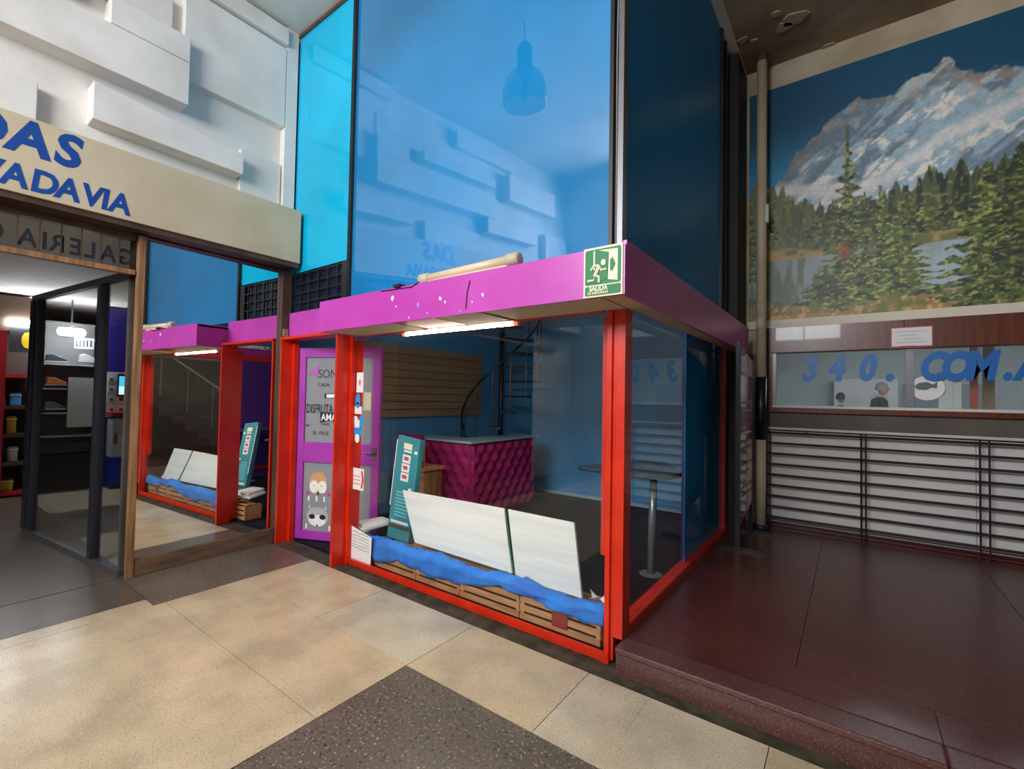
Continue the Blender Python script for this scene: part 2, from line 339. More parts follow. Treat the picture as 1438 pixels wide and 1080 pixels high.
# ================================================================== MURAL (flat print, painted per vertex)
def vnoise(x, y, seed):
    xi = np.floor(x).astype(np.int64); yi = np.floor(y).astype(np.int64); xf = x-xi; yf = y-yi
    def h(a, b):
        n = (a*374761393 + b*668265263 + seed*982451653) & 0x7fffffff
        n = ((n ^ (n >> 13))*1274126177) & 0x7fffffff
        return ((n ^ (n >> 16)) & 0xffff)/65535.0
    u = xf*xf*(3-2*xf); v = yf*yf*(3-2*yf)
    return (h(xi, yi)*(1-u)+h(xi+1, yi)*u)*(1-v)+(h(xi, yi+1)*(1-u)+h(xi+1, yi+1)*u)*v
def fbm(x, y, seed, o=5, g=.5):
    s = np.zeros_like(x); a = 1; t = 0
    for i in range(o): s += a*vnoise(x*2**i, y*2**i, seed+i*17); t += a; a *= g
    return s/t
def mural_colors(X, Z):
    def w(px, py): p = ony(px, py, YB); return p.x, p.z
    def line(pts):
        q = [w(*p) for p in pts]; q.sort(); return np.interp(X, [a for a, b in q], [b for a, b in q])
    def C(r, g, b): return np.array([r, g, b], float)
    def mixc(col, c, m): return col*(1-m[..., None])+c*m[..., None]
    def sm(a, b, x): t = np.clip((x-a)/(b-a), 0, 1); return t*t*(3-2*t)
    n1 = fbm(X*3, Z*3, 1); n2 = fbm(X*9, Z*9, 5); n3 = fbm(X*26, Z*26, 9, 4); n4 = fbm(X*60, Z*60, 23, 3)
    t = sm(3.5, 5.2, Z+.15*X*0)
    col = np.zeros(X.shape+(3,)); col[:] = C(30, 138, 186)
    col = mixc(col, C(8, 66, 100), sm(3.9, 4.8, Z)); col = mixc(col, C(120, 182, 208), 1-sm(3.2, 3.9, Z))  # printed sky; its dark top is partly shade put into the colour
    ridge = line([(1040, 285), (1088, 263), (1105, 240), (1118, 215), (1150, 190), (1165, 165), (1190, 148), (1200, 138), (1222, 136), (1255, 130), (1280, 112), (1300, 104), (1312, 96), (1325, 86), (1332, 84), (1348, 98), (1380, 100), (1438, 90)]) + (n2-.5)*.12+(n3-.5)*.06
    mt = sm(0, .03, ridge-Z)
    d = X*.75+Z*.66; e = -X*.66+Z*.75
    st = fbm(d*2.2+n1*1.5, e*8, 31, 5); rock = fbm(d*9, e*16+n2, 47, 4)
    mc = np.zeros_like(col); mc[:] = C(150, 178, 194)
    mc = mixc(mc, C(92, 110, 130), sm(.48, .62, st)*.85); mc = mixc(mc, C(222, 218, 212), sm(.52, .64, rock)*(1-sm(.5, .6, st)*.6))
    mc = mixc(mc, C(128, 128, 132), sm(.58, .72, n3)*.3)
    near = sm(.35, 0, ridge-Z); mc = mixc(mc, C(196, 186, 170), near*.5*sm(.45, .6, n2)); mc = mixc(mc, C(96, 84, 82), near*sm(.5, .62, rock)*.7)
    snow = sm(.10, .0, abs(Z-line([(1080, 268), (1130, 268), (1160, 272), (1210, 268), (1245, 250), (1290, 215), (1330, 190), (1400, 160), (1438, 140)]))-.02+(n2-.5)*.10)
    mc = mixc(mc, C(216, 212, 214), snow*.85)
    col = mixc(col, mc, mt)
    # forest band
    ft = line([(1040, 268), (1085, 268), (1110, 272), (1140, 284), (1180, 285), (1220, 275), (1260, 268), (1300, 250), (1340, 238), (1390, 222), (1438, 205)]) + (fbm(X*22, Z*0, 71, 3)-.5)*.34
    fm = sm(0, .025, ft-Z); fc = np.zeros_like(col); fc[:] = C(72, 84, 52)
    stripes = fbm(X*34, Z*5, 83, 3)
    fc = mixc(fc, C(36, 46, 34), sm(.45, .6, stripes)); fc = mixc(fc, C(128, 132, 74), sm(.55, .72, n3)*.8)
    haze = sm(.1, -.75, X); fc = mixc(fc, C(128, 134, 84), haze*.55)
    col = mixc(col, fc, fm)
    # shore, lake
    sh = line([(1040, 350), (1090, 348), (1140, 352), (1200, 345), (1260, 335), (1310, 325), (1360, 318), (1438, 300)])
    col = mixc(col, mixc(np.zeros_like(col)+C(170, 140, 84), C(104, 104, 56), sm(.45, .6, n2)), sm(0, .04, sh+.02-Z+(n2-.5)*.14))
    lk = line([(1040, 368), (1090, 366), (1140, 360), (1200, 352), (1280, 344), (1330, 336), (1380, 332), (1438, 322)])
    lc = np.zeros_like(col); lc[:] = C(138, 152, 158); lc = mixc(lc, C(98, 112, 92), sm(.45, .65, fbm(X*16, Z*2.5, 91, 3))); lc = mixc(lc, C(168, 192, 208), sm(.1, .5, X)*.6)
    col = mixc(col, lc, sm(0, .02, lk-Z))
    # banks in front
    bk = line([(1040, 418), (1085, 425), (1130, 428), (1180, 412), (1240, 402), (1290, 405), (1330, 402), (1380, 408), (1438, 396)])+(n2-.5)*.20
    bc = np.zeros_like(col); bc[:] = C(150, 112, 66); bc = mixc(bc, C(188, 160, 106), sm(.5, .68, n3)); bc = mixc(bc, C(88, 92, 44), sm(.5, .62, n2)); bc = mixc(bc, C(64, 46, 32), sm(.56, .68, n4)*.7)
    col = mixc(col, bc, sm(0, .04, bk-Z))
    # trees
    rs = np.random.RandomState(4)
    def tree(px, ptop, pbot, wpx, light=1.0, sparse=0.0, seed=0):
        xc, zt = w(px, ptop); _, zb = w(px, pbot); hw0 = wpx*.0093; h = zt-zb
        tt = (Z-zb)/h; ok = (tt > 0) & (tt < 1)
        lay = .5+.5*np.sin(Z*55/max(h, .8)*1.4+fbm(X*7, Z*3, 100+seed, 2)*7+np.abs(X-xc)*9)
        env = hw0*(np.clip(1-tt, 0, 1)**(.85+.5*sparse))*(.45+.75*lay)*(.55+.9*fbm(X*14, Z*20, 120+seed, 3))
        m_ = sm(0, .03, env-np.abs(X-xc))*ok
        m_ = m_*(1-sparse*.5*sm(.5, .6, fbm(X*20, Z*30, 140+seed, 3)))
        tc = np.zeros_like(col); tc[:] = C(74*light, 92*light, 44*light)
        tc = mixc(tc, C(30, 40, 26), sm(.44, .62, fbm(X*18, Z*32, 160+seed, 4))); tc = mixc(tc, C(146*light, 150*light, 78*light), sm(.54, .68, fbm(X*30, Z*44, 180+seed, 3)))
        trunk = sm(.018, .008, np.abs(X-xc))*ok*(tt < .95)
        return mixc(mixc(col, C(92, 80, 66), trunk*.8), tc, m_)
    for k in range(18):
        px = rs.uniform(1080, 1438); base = np.interp(px, [1080, 1240, 1438], [338, 330, 300]); hh = rs.uniform(30, 75)
        col = tree(px, base-hh, base+6, rs.uniform(9, 15), rs.uniform(.75, 1.15), .1, 200+k)
    for k, a in enumerate(((1190, 168, 350, 24, 1.05, .75), (1188, 300, 436, 44, 1.0, .2), (1245, 290, 425, 34, 1.1, 0), (1272, 300, 418, 30, 1.0, .1), (1386, 216, 428, 44, 1.05, .15), (1434, 190, 415, 36, .8, .1), (1160, 372, 438, 40, .9, .2), (1216, 345, 434, 44, 1.1, .1), (1410, 345, 432, 34, .9, .1), (1052, 270, 400, 18, .9, 0))):
        col = tree(*a, seed=k*7+1)
    fg = sm(0, .05, line([(1040, 436), (1085, 432), (1130, 428), (1180, 432), (1230, 418), (1290, 412), (1330, 424), (1380, 428), (1438, 412)])+(n2-.5)*.26+(n3-.5)*.12-Z)
    col = mixc(col, mixc(mixc(np.zeros_like(col)+C(156, 116, 66), C(196, 164, 104), sm(.5, .66, n3)), C(104, 108, 50), sm(.5, .6, n2)), fg*.9)
    rx, rz = w(1186, 352); col = mixc(col, C(168, 74, 54), np.exp(-(((X-rx)/.05)**2+((Z-rz)/.09)**2))*.8)
    col = mixc(col, C(150, 152, 136), np.full(X.shape, .06))
    col = col*1.12
    return np.clip(col*(.93+.14*n4[..., None]), 0, 255)
MX0, MX1, MZ0, MZ1 = -.97, 3.4, 2.476, 5.17
gx = np.concatenate([np.arange(MX0, 1.45, .0085), np.linspace(1.46, MX1, 90)]); gz = np.linspace(MZ0, MZ1, 310)
XX, ZZ = np.meshgrid(gx, gz); cols = mural_colors(XX, ZZ)/255.0
lincol = np.where(cols <= .04045, cols/12.92, ((cols+.055)/1.055)**2.4)
nx_, nz_ = len(gx), len(gz)
me = bpy.data.meshes.new('mural')
vv = np.zeros((nz_*nx_, 3)); vv[:, 0] = XX.ravel(); vv[:, 1] = YB-.012; vv[:, 2] = ZZ.ravel()
idx = np.arange(nz_*nx_).reshape(nz_, nx_)
q = np.stack([idx[:-1, :-1], idx[:-1, 1:], idx[1:, 1:], idx[1:, :-1]], -1).reshape(-1, 4)
me.vertices.add(len(vv)); me.vertices.foreach_set('co', vv.ravel())
me.loops.add(len(q)*4); me.loops.foreach_set('vertex_index', q.ravel())
me.polygons.add(len(q)); me.polygons.foreach_set('loop_start', np.arange(len(q))*4); me.polygons.foreach_set('loop_total', np.full(len(q), 4)); me.update()
ca_ = me.color_attributes.new('print', 'FLOAT_COLOR', 'POINT'); ca_.data.foreach_set('color', np.concatenate([lincol.reshape(-1, 3), np.ones((len(vv), 1))], 1).ravel())
mm_ = bpy.data.materials.new('mural_print'); mm_.use_nodes = True
_at = mm_.node_tree.nodes.new('ShaderNodeVertexColor'); _at.layer_name = 'print'
_pb = mm_.node_tree.nodes['Principled BSDF']; mm_.node_tree.links.new(_at.outputs[0], _pb.inputs['Base Color']); _pb.inputs['Roughness'].default_value = .45
me.materials.append(mm_)
mural = thing('mural', 'large printed mural of a snowy mountain, conifers and a lake', 'mural')
mo = bpy.data.objects.new('print', me); COL.objects.link(mo); mo.parent = mural
box('backing_board', MX0, MX1, YB-.0115, YB-.001, MZ0, MZ1, M_paper, mural)

# ================================================================== CREAM SIGN BEAM + letters
beam = thing('sign_beam', 'long cream sign beam with blue italic lettering on the left wall', 'sign')
box('beam_face', -4.93, -4.65, -3.6, YF-.035, 2.905, 3.455, M_beam, beam, bevel=.004)
box('beam_underside', -4.92, -4.67, -3.6, YF-.04, 2.86, 2.904, M_darkwood, beam)
UY, UZ, UX = (0, 1, 0), (0, 0, 1), (1, 0, 0)
for ch, y in (('D', .20), ('A', .437), ('S', .668)):
    text('letter', ch, .325, (-4.6485, y, 3.198), UY, UZ, M_blue_letter, beam, depth=.002, bold=.012, shear=.12, sx=.95)
for ch, y in zip('VADAVIA', (.30, .415, .555, .685, .825, .935, .985)):
    text('letter', ch, .222, (-4.6485, y, 2.948), UY, UZ, M_blue_letter, beam, depth=.002, bold=.007, shear=.12, sx=.86)
# ---- transom with mirrored GALERIA
tr = thing('transom_light', 'dark transom over the passage with reversed GALERIA lettering and thin bars', 'transom')
box('top_rail', -4.88, -4.82, -3.0, 1.25, 2.80, 2.86, M_darkwood, tr)
box('bottom_rail', -4.88, -4.82, -3.0, 1.21, 2.515, 2.555, M_wood, tr)
box('pane', -4.856, -4.85, -3.0, 1.21, 2.555, 2.80, M_glass_part, tr)
for k in range(14): box('bar', -4.84, -4.832, 1.10-.115*k, 1.108-.115*k, 2.555, 2.80, M_darkwood, tr)
for ch, y in zip('GALERIA', (1.205, 1.085, .965, .88, .785, .69, .63)):
    text('letter', ch, .18, (-4.846, y, 2.592), (0, -1, 0), UZ, M_ink, tr, depth=.006, bold=.004, sx=.8)
text('letter', 'C', .20, (-4.846, .47, 2.592), (0, -1, 0), UZ, M_ink, tr, depth=.006, bold=.004, sx=.8)
# ---- wall mirror
mi = thing('wall_mirror', 'tall wall mirror in a worn wooden frame reflecting the shop front', 'mirror')
RM = Matrix.Rotation(math.radians(2.0), 3, 'Z'); CM = Vector((-4.86, 2.44, 0))
def mbox(name, x0, x1, y0, y1, z0, z1, m, bevel=0): return MB().box(x0, x1, y0, y1, z0, z1, RM, CM).build(name, m, mi, bevel=bevel)
mbox('mirror_pane', -.03, 0, -1.17, 0, .145, 2.85, M_mirror)
mbox('wooden_post', -.03, .030, -1.22, -1.172, 0, 2.85, M_wood, .004)
mbox('base_board', -.03, .022, -1.170, 0, 0, .143, M_basewood, .004)
mbox('end_post', -.03, .05, .002, .085, 0, 2.85, M_darkwood)
mbox('junction_box', .05, .075, .015, .065, 2.14, 2.22, mat('old_cream', (150, 120, 96), .6))
struct(box('wall_partition', -4.95, -4.925, 1.20, 2.56, 0, 2.86, M_grey), 'low backing wall behind the mirror', 'wall')
# ---- glass partition going away from the mirror post
gp = thing('glass_partition', 'glass screen with dark aluminium posts beside the wooden mirror post', 'partition')
A = Vector((-4.90, 1.215, 0)); B = Vector((-7.20, .945, 0)); dirp = (B-A).normalized(); ang = math.atan2(dirp.y, dirp.x)
RP = Matrix.Rotation(ang, 3, 'Z'); LP = (B-A).length
def pbox(name, t0, t1, n0, n1, z0, z1, m, bevel=0): return MB().box(t0, t1, n0, n1, z0, z1, RP, A).build(name, m, gp, bevel=bevel)
pbox('bottom_rail', 0, LP, -.025, .025, 0, .05, M_alum); pbox('top_rail', 0, LP, -.025, .025, 2.50, 2.56, M_dkgrey)
for t0, t1 in ((.52, .60), (LP-.22, LP-.16), (LP-.10, LP)): pbox('post', t0, t1, -.035, .035, .05, 2.50, M_dkgrey, .004)
pbox('pane', .01, .52, -.004, .004, .05, 2.50, M_glass_part); pbox('pane', .60, LP-.22, -.004, .004, .05, 2.50, M_glass_part)

# ================================================================== SHOP SHELL
struct(box('floor_shop', -4.84, -1.075, 2.605, SYB, -.01, .02, M_navyfloor), 'navy painted floor inside the shop', 'floor')
struct(box('wall_shop_left', -4.98, -4.85, 2.60, SYB, 0, 5.4, M_blue), 'bright blue inner side wall behind the slatted panel', 'wall')
struct(box('wall_shop_back', -4.98, -1.0, SYB, SYB+.1, 0, 5.4, M_blue), 'bright blue inner back wall behind the spiral stair', 'wall')
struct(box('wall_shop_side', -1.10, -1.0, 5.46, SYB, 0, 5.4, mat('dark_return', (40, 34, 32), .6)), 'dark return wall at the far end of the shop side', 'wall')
struct(box('ceiling_shop', -4.84, -1.16, 2.72, SYB, 2.78, 2.86, mat('shop_ceiling', (200, 205, 210), .7)), 'pale ceiling inside the shop', 'ceiling')
struct(box('ceiling_upper', -4.98, -1.0, YF+.035, SYB+.1, 5.42, 5.5, M_ceil_w), 'roof slab over the upper storey of the shop', 'ceiling')
bb = struct(box('baseboard_back', -4.2, -1.1, SYB-.015, SYB-.001, .02, .06, M_top), 'pale grey skirting along the blue back wall', 'baseboard')
# ---- front window
w1 = struct(thing('window_1', 'red framed shop window with a clear pane facing the beige floor', None), 'red framed shop window with a clear pane facing the beige floor', 'window')
box('bottom_rail', -3.70, -1.15, YF-.01, YF+.05, .0, .028, M_red, w1); box('bottom_stop', -3.70, -1.15, YF-.025, YF, .028, .058, M_red, w1)
box('top_rail', -3.70, -1.22, YF-.01, YF+.05, 2.078, 2.14, M_red, w1)
box('pane', -3.70, -1.20, YF+.018, YF+.024, .03, 2.078, M_glass, w1)
box('corner_stile', -1.175, -1.145, YF-.02, YF+.05, 0, 2.08, M_red, w1)
box('corner_post', -1.145, -1.125, YF, YF+.07, .02, 2.08, M_red, w1)
box('corner_flange', -1.122, -1.068, YF-.005, YF+.10, PZ+.005, 2.08, M_red, w1)
box('inner_stile', -1.235, -1.178, YF+.05, YF+.09, .60, 2.05, M_red, w1)
# ---- side window
w2 = struct(thing('window_2', 'red framed side window above the maroon platform, half covered with blue film', None), 'red framed side window above the maroon platform, half covered with blue film', 'window')
box('bottom_rail', XS-.04, XS+.042, 2.68, 5.36, PZ+.0, PZ+.055, M_red, w2)
box('pane', XS-.008, XS-.002, 2.67, 3.955, PZ+.05, 2.12, M_glass, w2)
box('film_pane', XS-.012, XS-.002, 3.957, 5.30, PZ+.05, 2.12, M_sidefilm, w2)
box('film_backing', XS-.03, XS-.014, 3.957, 5.30, .02, 2.12, M_purplein, w2)
box('end_stile', XS-.03, XS+.025, 5.30, 5.36, PZ, 2.12, M_red, w2); box('top_rail', XS-.03, XS+.02, 2.68, 5.46, 2.12, 2.20, M_red, w2)
box('end_panel', XS-.03, XS+.03, 5.362, 5.458, PZ, 2.12, M_black, w2)
# ---- upper glazing
w3 = struct(thing('window_3', 'tall blue film glazing of the upper storey above the magenta fascia', None), 'tall blue film glazing of the upper storey above the magenta fascia', 'window')
box('cyan_pane', -4.84, -3.83, YF, YF+.01, 2.83, 5.42, M_cyan, w3)
box('blue_pane', -3.79, -1.175, YF, YF+.01, 2.40, 5.44, M_upper, w3)
box('mullion', -3.83, -3.79, YF-.03, YF+.03, 2.40, 5.44, M_black, w3)
box('corner_mullion', -1.175, -1.15, YF-.03, YF+.03, 2.38, 5.44, M_black, w3); box('corner_mullion', -1.118, -1.085, YF-.03, YF+.03, 2.38, 5.44, M_alum, w3); box('mullion_channel', -1.15, -1.118, YF+.0, YF+.03, 2.38, 5.44, M_black, w3)
box('side_pane', -1.10, -1.09, YF+.03, 5.02, 2.40, 5.44, M_upside, w3)
box('side_mullion', -1.12, -1.07, 5.02, 5.09, 2.40, 5.44, M_dkgrey, w3); box('side_mullion', -1.12, -1.075, 5.24, 5.28, 2.40, 5.44, M_dkgrey, w3)
box('dark_pane', -1.10, -1.09, 5.09, 6.0, 2.40, 5.44, mat('black_glass', (16, 18, 22), .15), w3)
box('top_bead', -4.84, -3.83, YF-.02, YF, 5.41, 5.44, M_darkwood, w3)
MB().tube([(-1.134, YF-.01, 5.42), (-1.138, YF-.012, 4.6), (-1.130, YF-.012, 4.2), (-1.137, YF-.012, 3.6), (-1.132, YF-.012, 3.0), (-1.134, YF-.01, 2.39)], .004, 5).build('cable', mat('grey_cable', (150, 140, 136), .5), w3)
# lattice under the cyan pane
la = thing('lattice_grille', 'black lattice vent grille below the cyan pane', 'grille')
for i in range(7): box('upright', -4.84+.165*i, -4.82+.165*i, YF-.01, YF+.005, 2.40, 2.82, M_black, la)
for k in range(5): box('crossbar', -4.84, -3.83, YF-.008, YF+.003, 2.40+.10*k, 2.412+.10*k, M_dkgrey, la)
box('backing', -4.84, -3.83, YF+.03, YF+.05, 2.40, 2.83, mat('deep_blue_back', (14, 24, 48), .4), la); box('side_panel', -3.93, -3.83, YF-.012, YF, 2.40, 2.82, M_dkgrey, la)
# ---- magenta fascia
FX0, FX1, FY, FZ0, FZ1 = -3.66, -.914, 2.18, 2.076, 2.331
fa = thing('shop_fascia', 'magenta painted fascia box wrapping the corner of the shop', 'fascia')
box('front_board', FX0, FX1, FY, FY+.02, FZ0, FZ1, M_mag, fa)
box('side_board', FX1-.02, FX1, FY+.02, 5.62, FZ0, FZ1+.025, M_mag, fa)
box('end_return', FX0, FX0+.02, FY+.02, YF-.055, FZ0, FZ1, M_mag, fa)
box('top_board', FX0, FX1-.02, FY+.02, YF-.035, FZ1-.03, FZ1-.01, M_mag, fa); box('side_top', -1.06, FX1-.02, YF-.03, 5.62, FZ1-.03, FZ1-.01, M_mag, fa)
box('recessed_board', -4.80, FX0+.0, YF-.05, YF-.03, 2.115, 2.392, M_mag, fa)
for x0, x1, m in ((-3.62, -2.75, M_soff), (-2.7, -2.3, M_red), (-2.28, -1.9, M_soff), (-1.85, -1.06, M_soff)): box('soffit_panel', x0, x1, FY+.03, YF-.02, FZ0+.004, FZ0+.014, m, fa)
box('side_soffit', -1.05, FX1-.03, FY+.03, 5.6, FZ0+.005, FZ0+.02, M_soff, fa)
random.seed(11)
for px, py, r, m in ((551, 419, .022, 'w'), (556, 430, .009, 'w'), (587, 429, .02, 'b'), (618, 419, .016, 'w'), (625, 424, .014, 'w'), (646, 437, .012, 'b'), (678, 414, .014, 'w'), (574, 446, .008, 'w'), (600, 440, .008, 'w'), (663, 424, .007, 'w')):
    p = ony(px, py, FY); pts = [(p.x+r*random.uniform(.4, 1)*math.cos(a), p.z+r*1.3*random.uniform(.4, 1)*math.sin(a)) for a in [2*math.pi*k/8 for k in range(8)]]
    MB().prism([(a, FY-.001, b) for a, b in pts], (0, .002, 0)).build('paint_chip', M_paper if m == 'w' else mat('chip_lilac', (150, 140, 220), .6), fa)
MB().tube([ony(660, 394, FY-.003), ony(656, 410, FY-.003), ony(654, 434, FY-.003)], .004, 5).build('hanging_wire', M_ink, fa)
MB().tube([ony(535, 409, FY-.003), ony(578, 403, FY-.003), ony(588, 396, FY-.004)], .004, 5).build('loose_wire', M_ink, fa)
MB().box(-2.68, -2.61, FY-.02, FY+.10, FZ1-.002, FZ1+.018).build('bracket', M_ink, fa)
# ---- batten light on the fascia
bl = thing('batten_light', 'old cream fluorescent batten lying on top of the magenta fascia', 'lamp')
a0 = Vector((-2.55, 2.36, 2.385)); a1 = Vector((-1.74, 2.36, 2.400))
MB().tube([a0+Vector((.05, 0, .03)), a1+Vector((-.05, 0, .03))], .032, 10).build('body', M_lampw, bl, smooth=True)
MB().box(a0.x+.04, a1.x-.04, 2.34, 2.39, 2.323, 2.40).build('tray', M_lampw, bl, bevel=.006)
for p in (a0, a1): MB().tube([p+Vector((-.05, 0, .03)), p+Vector((-.045, 0, .03)), p+Vector((.045, 0, .03)), p+Vector((.05, 0, .03))], [.03, .042, .042, .03], 12).build('end_cap', M_beam, bl, smooth=True)
# ---- exit sign
ex = thing('exit_sign', 'green and cream SALIDA DE EMERGENCIA running man sign on the fascia corner', 'sign')
SX0, SX1 = ony(821, 355, FY).x, ony(875.5, 343, FY).x; SZ0, SZ1 = FZ0+.001, FZ1; SW = SX1-SX0
yS = FY-.006
box('plate', SX0, SX1, yS, FY-.0005, SZ0, SZ1+.006, M_lum, ex)
def spoly(name, pts, m, d=.0015):  # pts in 0..1 of the plate
    MB().prism([(SX0+a*SW, yS-d, SZ0+b*(SZ1-SZ0)) for a, b in pts], (0, d, 0)).build(name, m, ex)
spoly('green_field', [(.04, .27), (.07, .25), (.93, .25), (.96, .28), (.96, .95), (.93, .98), (.07, .98), (.04, .95)], M_green)
spoly('green_label', [(.04, .05), (.07, .03), (.93, .03), (.96, .06), (.96, .20), (.93, .225), (.07, .225), (.04, .20)], M_green)
spoly('door_edge', [(.64, .33), (.88, .29), (.88, .93), (.40, .95), (.66, .88)], M_lum, .0025)
spoly('door_leaf', [(.30, .95), (.64, .87), (.64, .36), (.44, .30), (.30, .28)], M_green, .0035)
spoly('door_post', [(.265, .55), (.30, .55), (.30, .95), (.265, .95)], M_lum, .0040)
spoly('arrow', [(.69, .50), (.74, .50), (.74, .46), (.83, .62), (.74, .80), (.74, .74), (.69, .74)], M_green, .0035)
def sx(a): return SX0+a*SW
def sz(b): return SZ0+b*(SZ1-SZ0)
man = MB()
for pth, r in (([(.42, .64), (.36, .50), (.30, .42)], .010), ([(.40, .645), (.27, .63), (.20, .55)], .006), ([(.42, .62), (.47, .53), (.61, .545)], .006), ([(.30, .44), (.42, .40), (.42, .28)], .007), ([(.31, .44), (.28, .34), (.12, .34)], .007)):
    man.tube([(sx(a), yS-.0045, sz(b)) for a, b in pth], r, 6)
man.build('running_figure', M_lum, ex)
disc('figure_head', (sx(.52), yS-.0022, sz(.69)), (1, 0, 0), (0, 0, 1), .013, .016, M_lum, ex, 14, .003)
text('lettering', 'SALIDA', .038, (sx(.16), yS-.003, sz(.125)), UX, UZ, M_lum, ex, depth=.002, bold=.0012, sx=.82)
text('lettering', 'DE EMERGENCIA', .019, (sx(.12), yS-.003, sz(.055)), UX, UZ, M_lum, ex, depth=.002, bold=.0004, sx=.80)
# ---- shop tube light
tl = thing('shop_tube_light', 'lit fluorescent tube along the top of the shop window', 'lamp')
MB().tube([(-3.11, 2.665, 2.078), (-1.95, 2.665, 2.078)], .014, 10).build('tube', M_tube, tl, smooth=True)
box('batten', -3.18, -1.74, 2.621, 2.70, 2.104, 2.13, M_red, tl)
for x in (-3.13, -1.93): box('holder', x-.02, x+.02, 2.65, 2.68, 2.06, 2.1035, M_lampw, tl)
# ---- door frame + purple door
df = struct(thing('trim_3', 'bright red steel door frame beside the mirror', None), 'bright red steel door frame beside the mirror', 'door frame')
box('post', -4.79, -4.765, 2.43, 2.60, 0, 2.10, M_red, df); box('post_lip', -4.764, -4.725, 2.545, 2.60, 0, 2.07, M_red, df)
box('channel_web', -3.765, -3.74, 2.41, 2.56, 0, 2.09, M_red, df); box('channel_lip', -3.739, -3.705, 2.545, 2.56, 0, 2.09, M_red, df); box('channel_back', -3.739, -3.70, 2.562, 2.66, .03, 2.05, M_red, df)
box('header', -4.79, -3.74, 2.42, 2.60, 2.10, 2.125, M_red, df)
d1 = struct(thing('door_1', 'half-open magenta door with two decal-covered glass panels', None), 'half-open magenta door with two decal-covered glass panels', 'door')
HA = Vector((-4.715, 2.60, .03)); dang = math.radians(23); RD = Matrix.Rotation(dang, 3, 'Z'); DW, DH = .95, 2.0
DX = RD @ Vector((1, 0, 0)); DN = RD @ Vector((0, -1, 0))
def dbox(name, a0, a1, n0, n1, z0, z1, m, bevel=0, parent=None): return MB().box(a0, a1, n0, n1, z0, z1, RD, HA).build(name, m, parent or d1, bevel=bevel)
for a in ((0, .075, 0, DH), (DW-.085, DW, 0, DH)): dbox('stile', a[0], a[1], 0, .045, a[2], a[3], M_purple, .003)
for a in ((0, .09), (.80, 1.01), (DH-.10, DH)): dbox('rail', .076, DW-.086, 0, .045, a[0], a[1], M_purple, .003)
gl1 = dbox('glass_panel', .076, DW-.086, .018, .026, .09, .80, M_frost); gl2 = dbox('glass_panel', .076, DW-.086, .018, .026, 1.01, 1.90, M_frost)
def dp(a, z, n=.016): return HA + RD @ Vector((a, n, z))
def dtext(body, size, a, z, m=M_ink, **k): return text('lettering', body, size, dp(a, z), DX, (0, 0, 1), m, gl2, depth=.002, **k)
dtext('SONRÍE', .125, .215, 1.685, bold=-.001, sx=.9); dtext('CADA    DÍA', .05, .215, 1.595); dtext('DISFRUTA', .135, .085, 1.315, sx=.52, bold=.001)
dtext('CADA', .035, .27, 1.19); dtext('SE  FELIZ', .05, .17, 1.09); dtext('DE', .035, .42, 1.19)
def dpoly(name, a, z, pts, m, par, n=.0165): return poly2(name, dp(a, z, n), DX, Vector((0, 0, 1)), pts, m, par, .0012)
dpoly('banner', .255, 1.215, [(0, .0), (.11, .02), (.22, .0), (.22, .11), (0, .11)], M_ink, gl2)
text('lettering', 'AMA', .10, dp(.268, 1.24, .0135), DX, (0, 0, 1), M_paper, gl2, depth=.001, bold=.002, sx=.85)
dpoly('ribbon', .30, 1.47, [(0, 0), (.35, .015), (.35, .06), (0, .05)], M_ink, gl2); dpoly('ribbon_inner', .325, 1.477, [(0, 0), (.3, .012), (.3, .045), (0, .036)], M_paper, gl2, .0150)
dpoly('small_mark', .085, 1.175, [(0, 0), (.04, 0), (.04, .014), (0, .014)], M_ink, gl2)
Mb = mat('butterfly_lilac', (176, 92, 180), .6)
dpoly('butterfly', .16, 1.74, [(-.055, .0), (-.03, .035), (.0, .015), (.055, .085), (.075, .06), (.05, .01), (.06, -.03), (.03, -.05), (0, -.005), (-.02, -.03), (-.05, -.03)], Mb, gl2)
Mfx = mat('fox_tan', (206, 160, 112), .6); Mgy = mat('raccoon_grey', (176, 178, 180), .6); Mpk = mat('decal_pink', (196, 60, 140), .6); Mrd = mat('decal_red', (200, 60, 60), .6)
def ddisc(a, z, rx, rz, m, n=.0165, nm='decal'): return disc(nm, dp(a, z, n), DX, Vector((0, 0, 1)), rx, rz, m, gl1, 18, .0012)
ddisc(.255, .585, .105, .115, Mfx, nm='fox_face'); ddisc(.205, .545, .052, .065, M_paper, .0150); ddisc(.305, .545, .052, .065, M_paper, .0150)
for s_ in (-1, 1): dpoly('closed_eye', .255+s_*.045, .562, [(-.022, 0), (0, -.012), (.022, 0), (0, -.006)], M_ink, gl1, .0143)
if 1: pass; ddisc(.255, .478, .012, .014, M_ink, .0145)
for s in (-1, 1): dpoly('fox_ear', .255+s*.06, .665, [(-.02, 0), (.02, 0), (0, .045)], Mfx, gl1)
ddisc(.255, .235, .13, .10, Mgy, nm='raccoon_face'); ddisc(.255, .195, .10, .06, M_paper, .0153)
for s in (-1, 1):
    ddisc(.255+s*.062, .235, .036, .026, M_ink, .0143); dpoly('raccoon_ear', .255+s*.09, .31, [(-.025, 0), (.025, 0), (s*.01, .055)], Mgy, gl1)
ddisc(.255, .145, .010, .012, M_ink, .0143)
for a, z, m in ((.50, .66, Mpk), (.505, .21, Mpk), (.13, .47, Mpk), (.385, .475, Mpk)): ddisc(a, z, .022, .022, m)
for a, z in ((.46, .56), (.33, .42), (.145, .42), (.24, .42), (.40, .125), (.125, .13), (.53, .30)): dpoly('leaf_decal', a, z, [(-.008, -.03), (.012, -.02), (.01, .025), (-.01, .03)], M_paper, gl1)
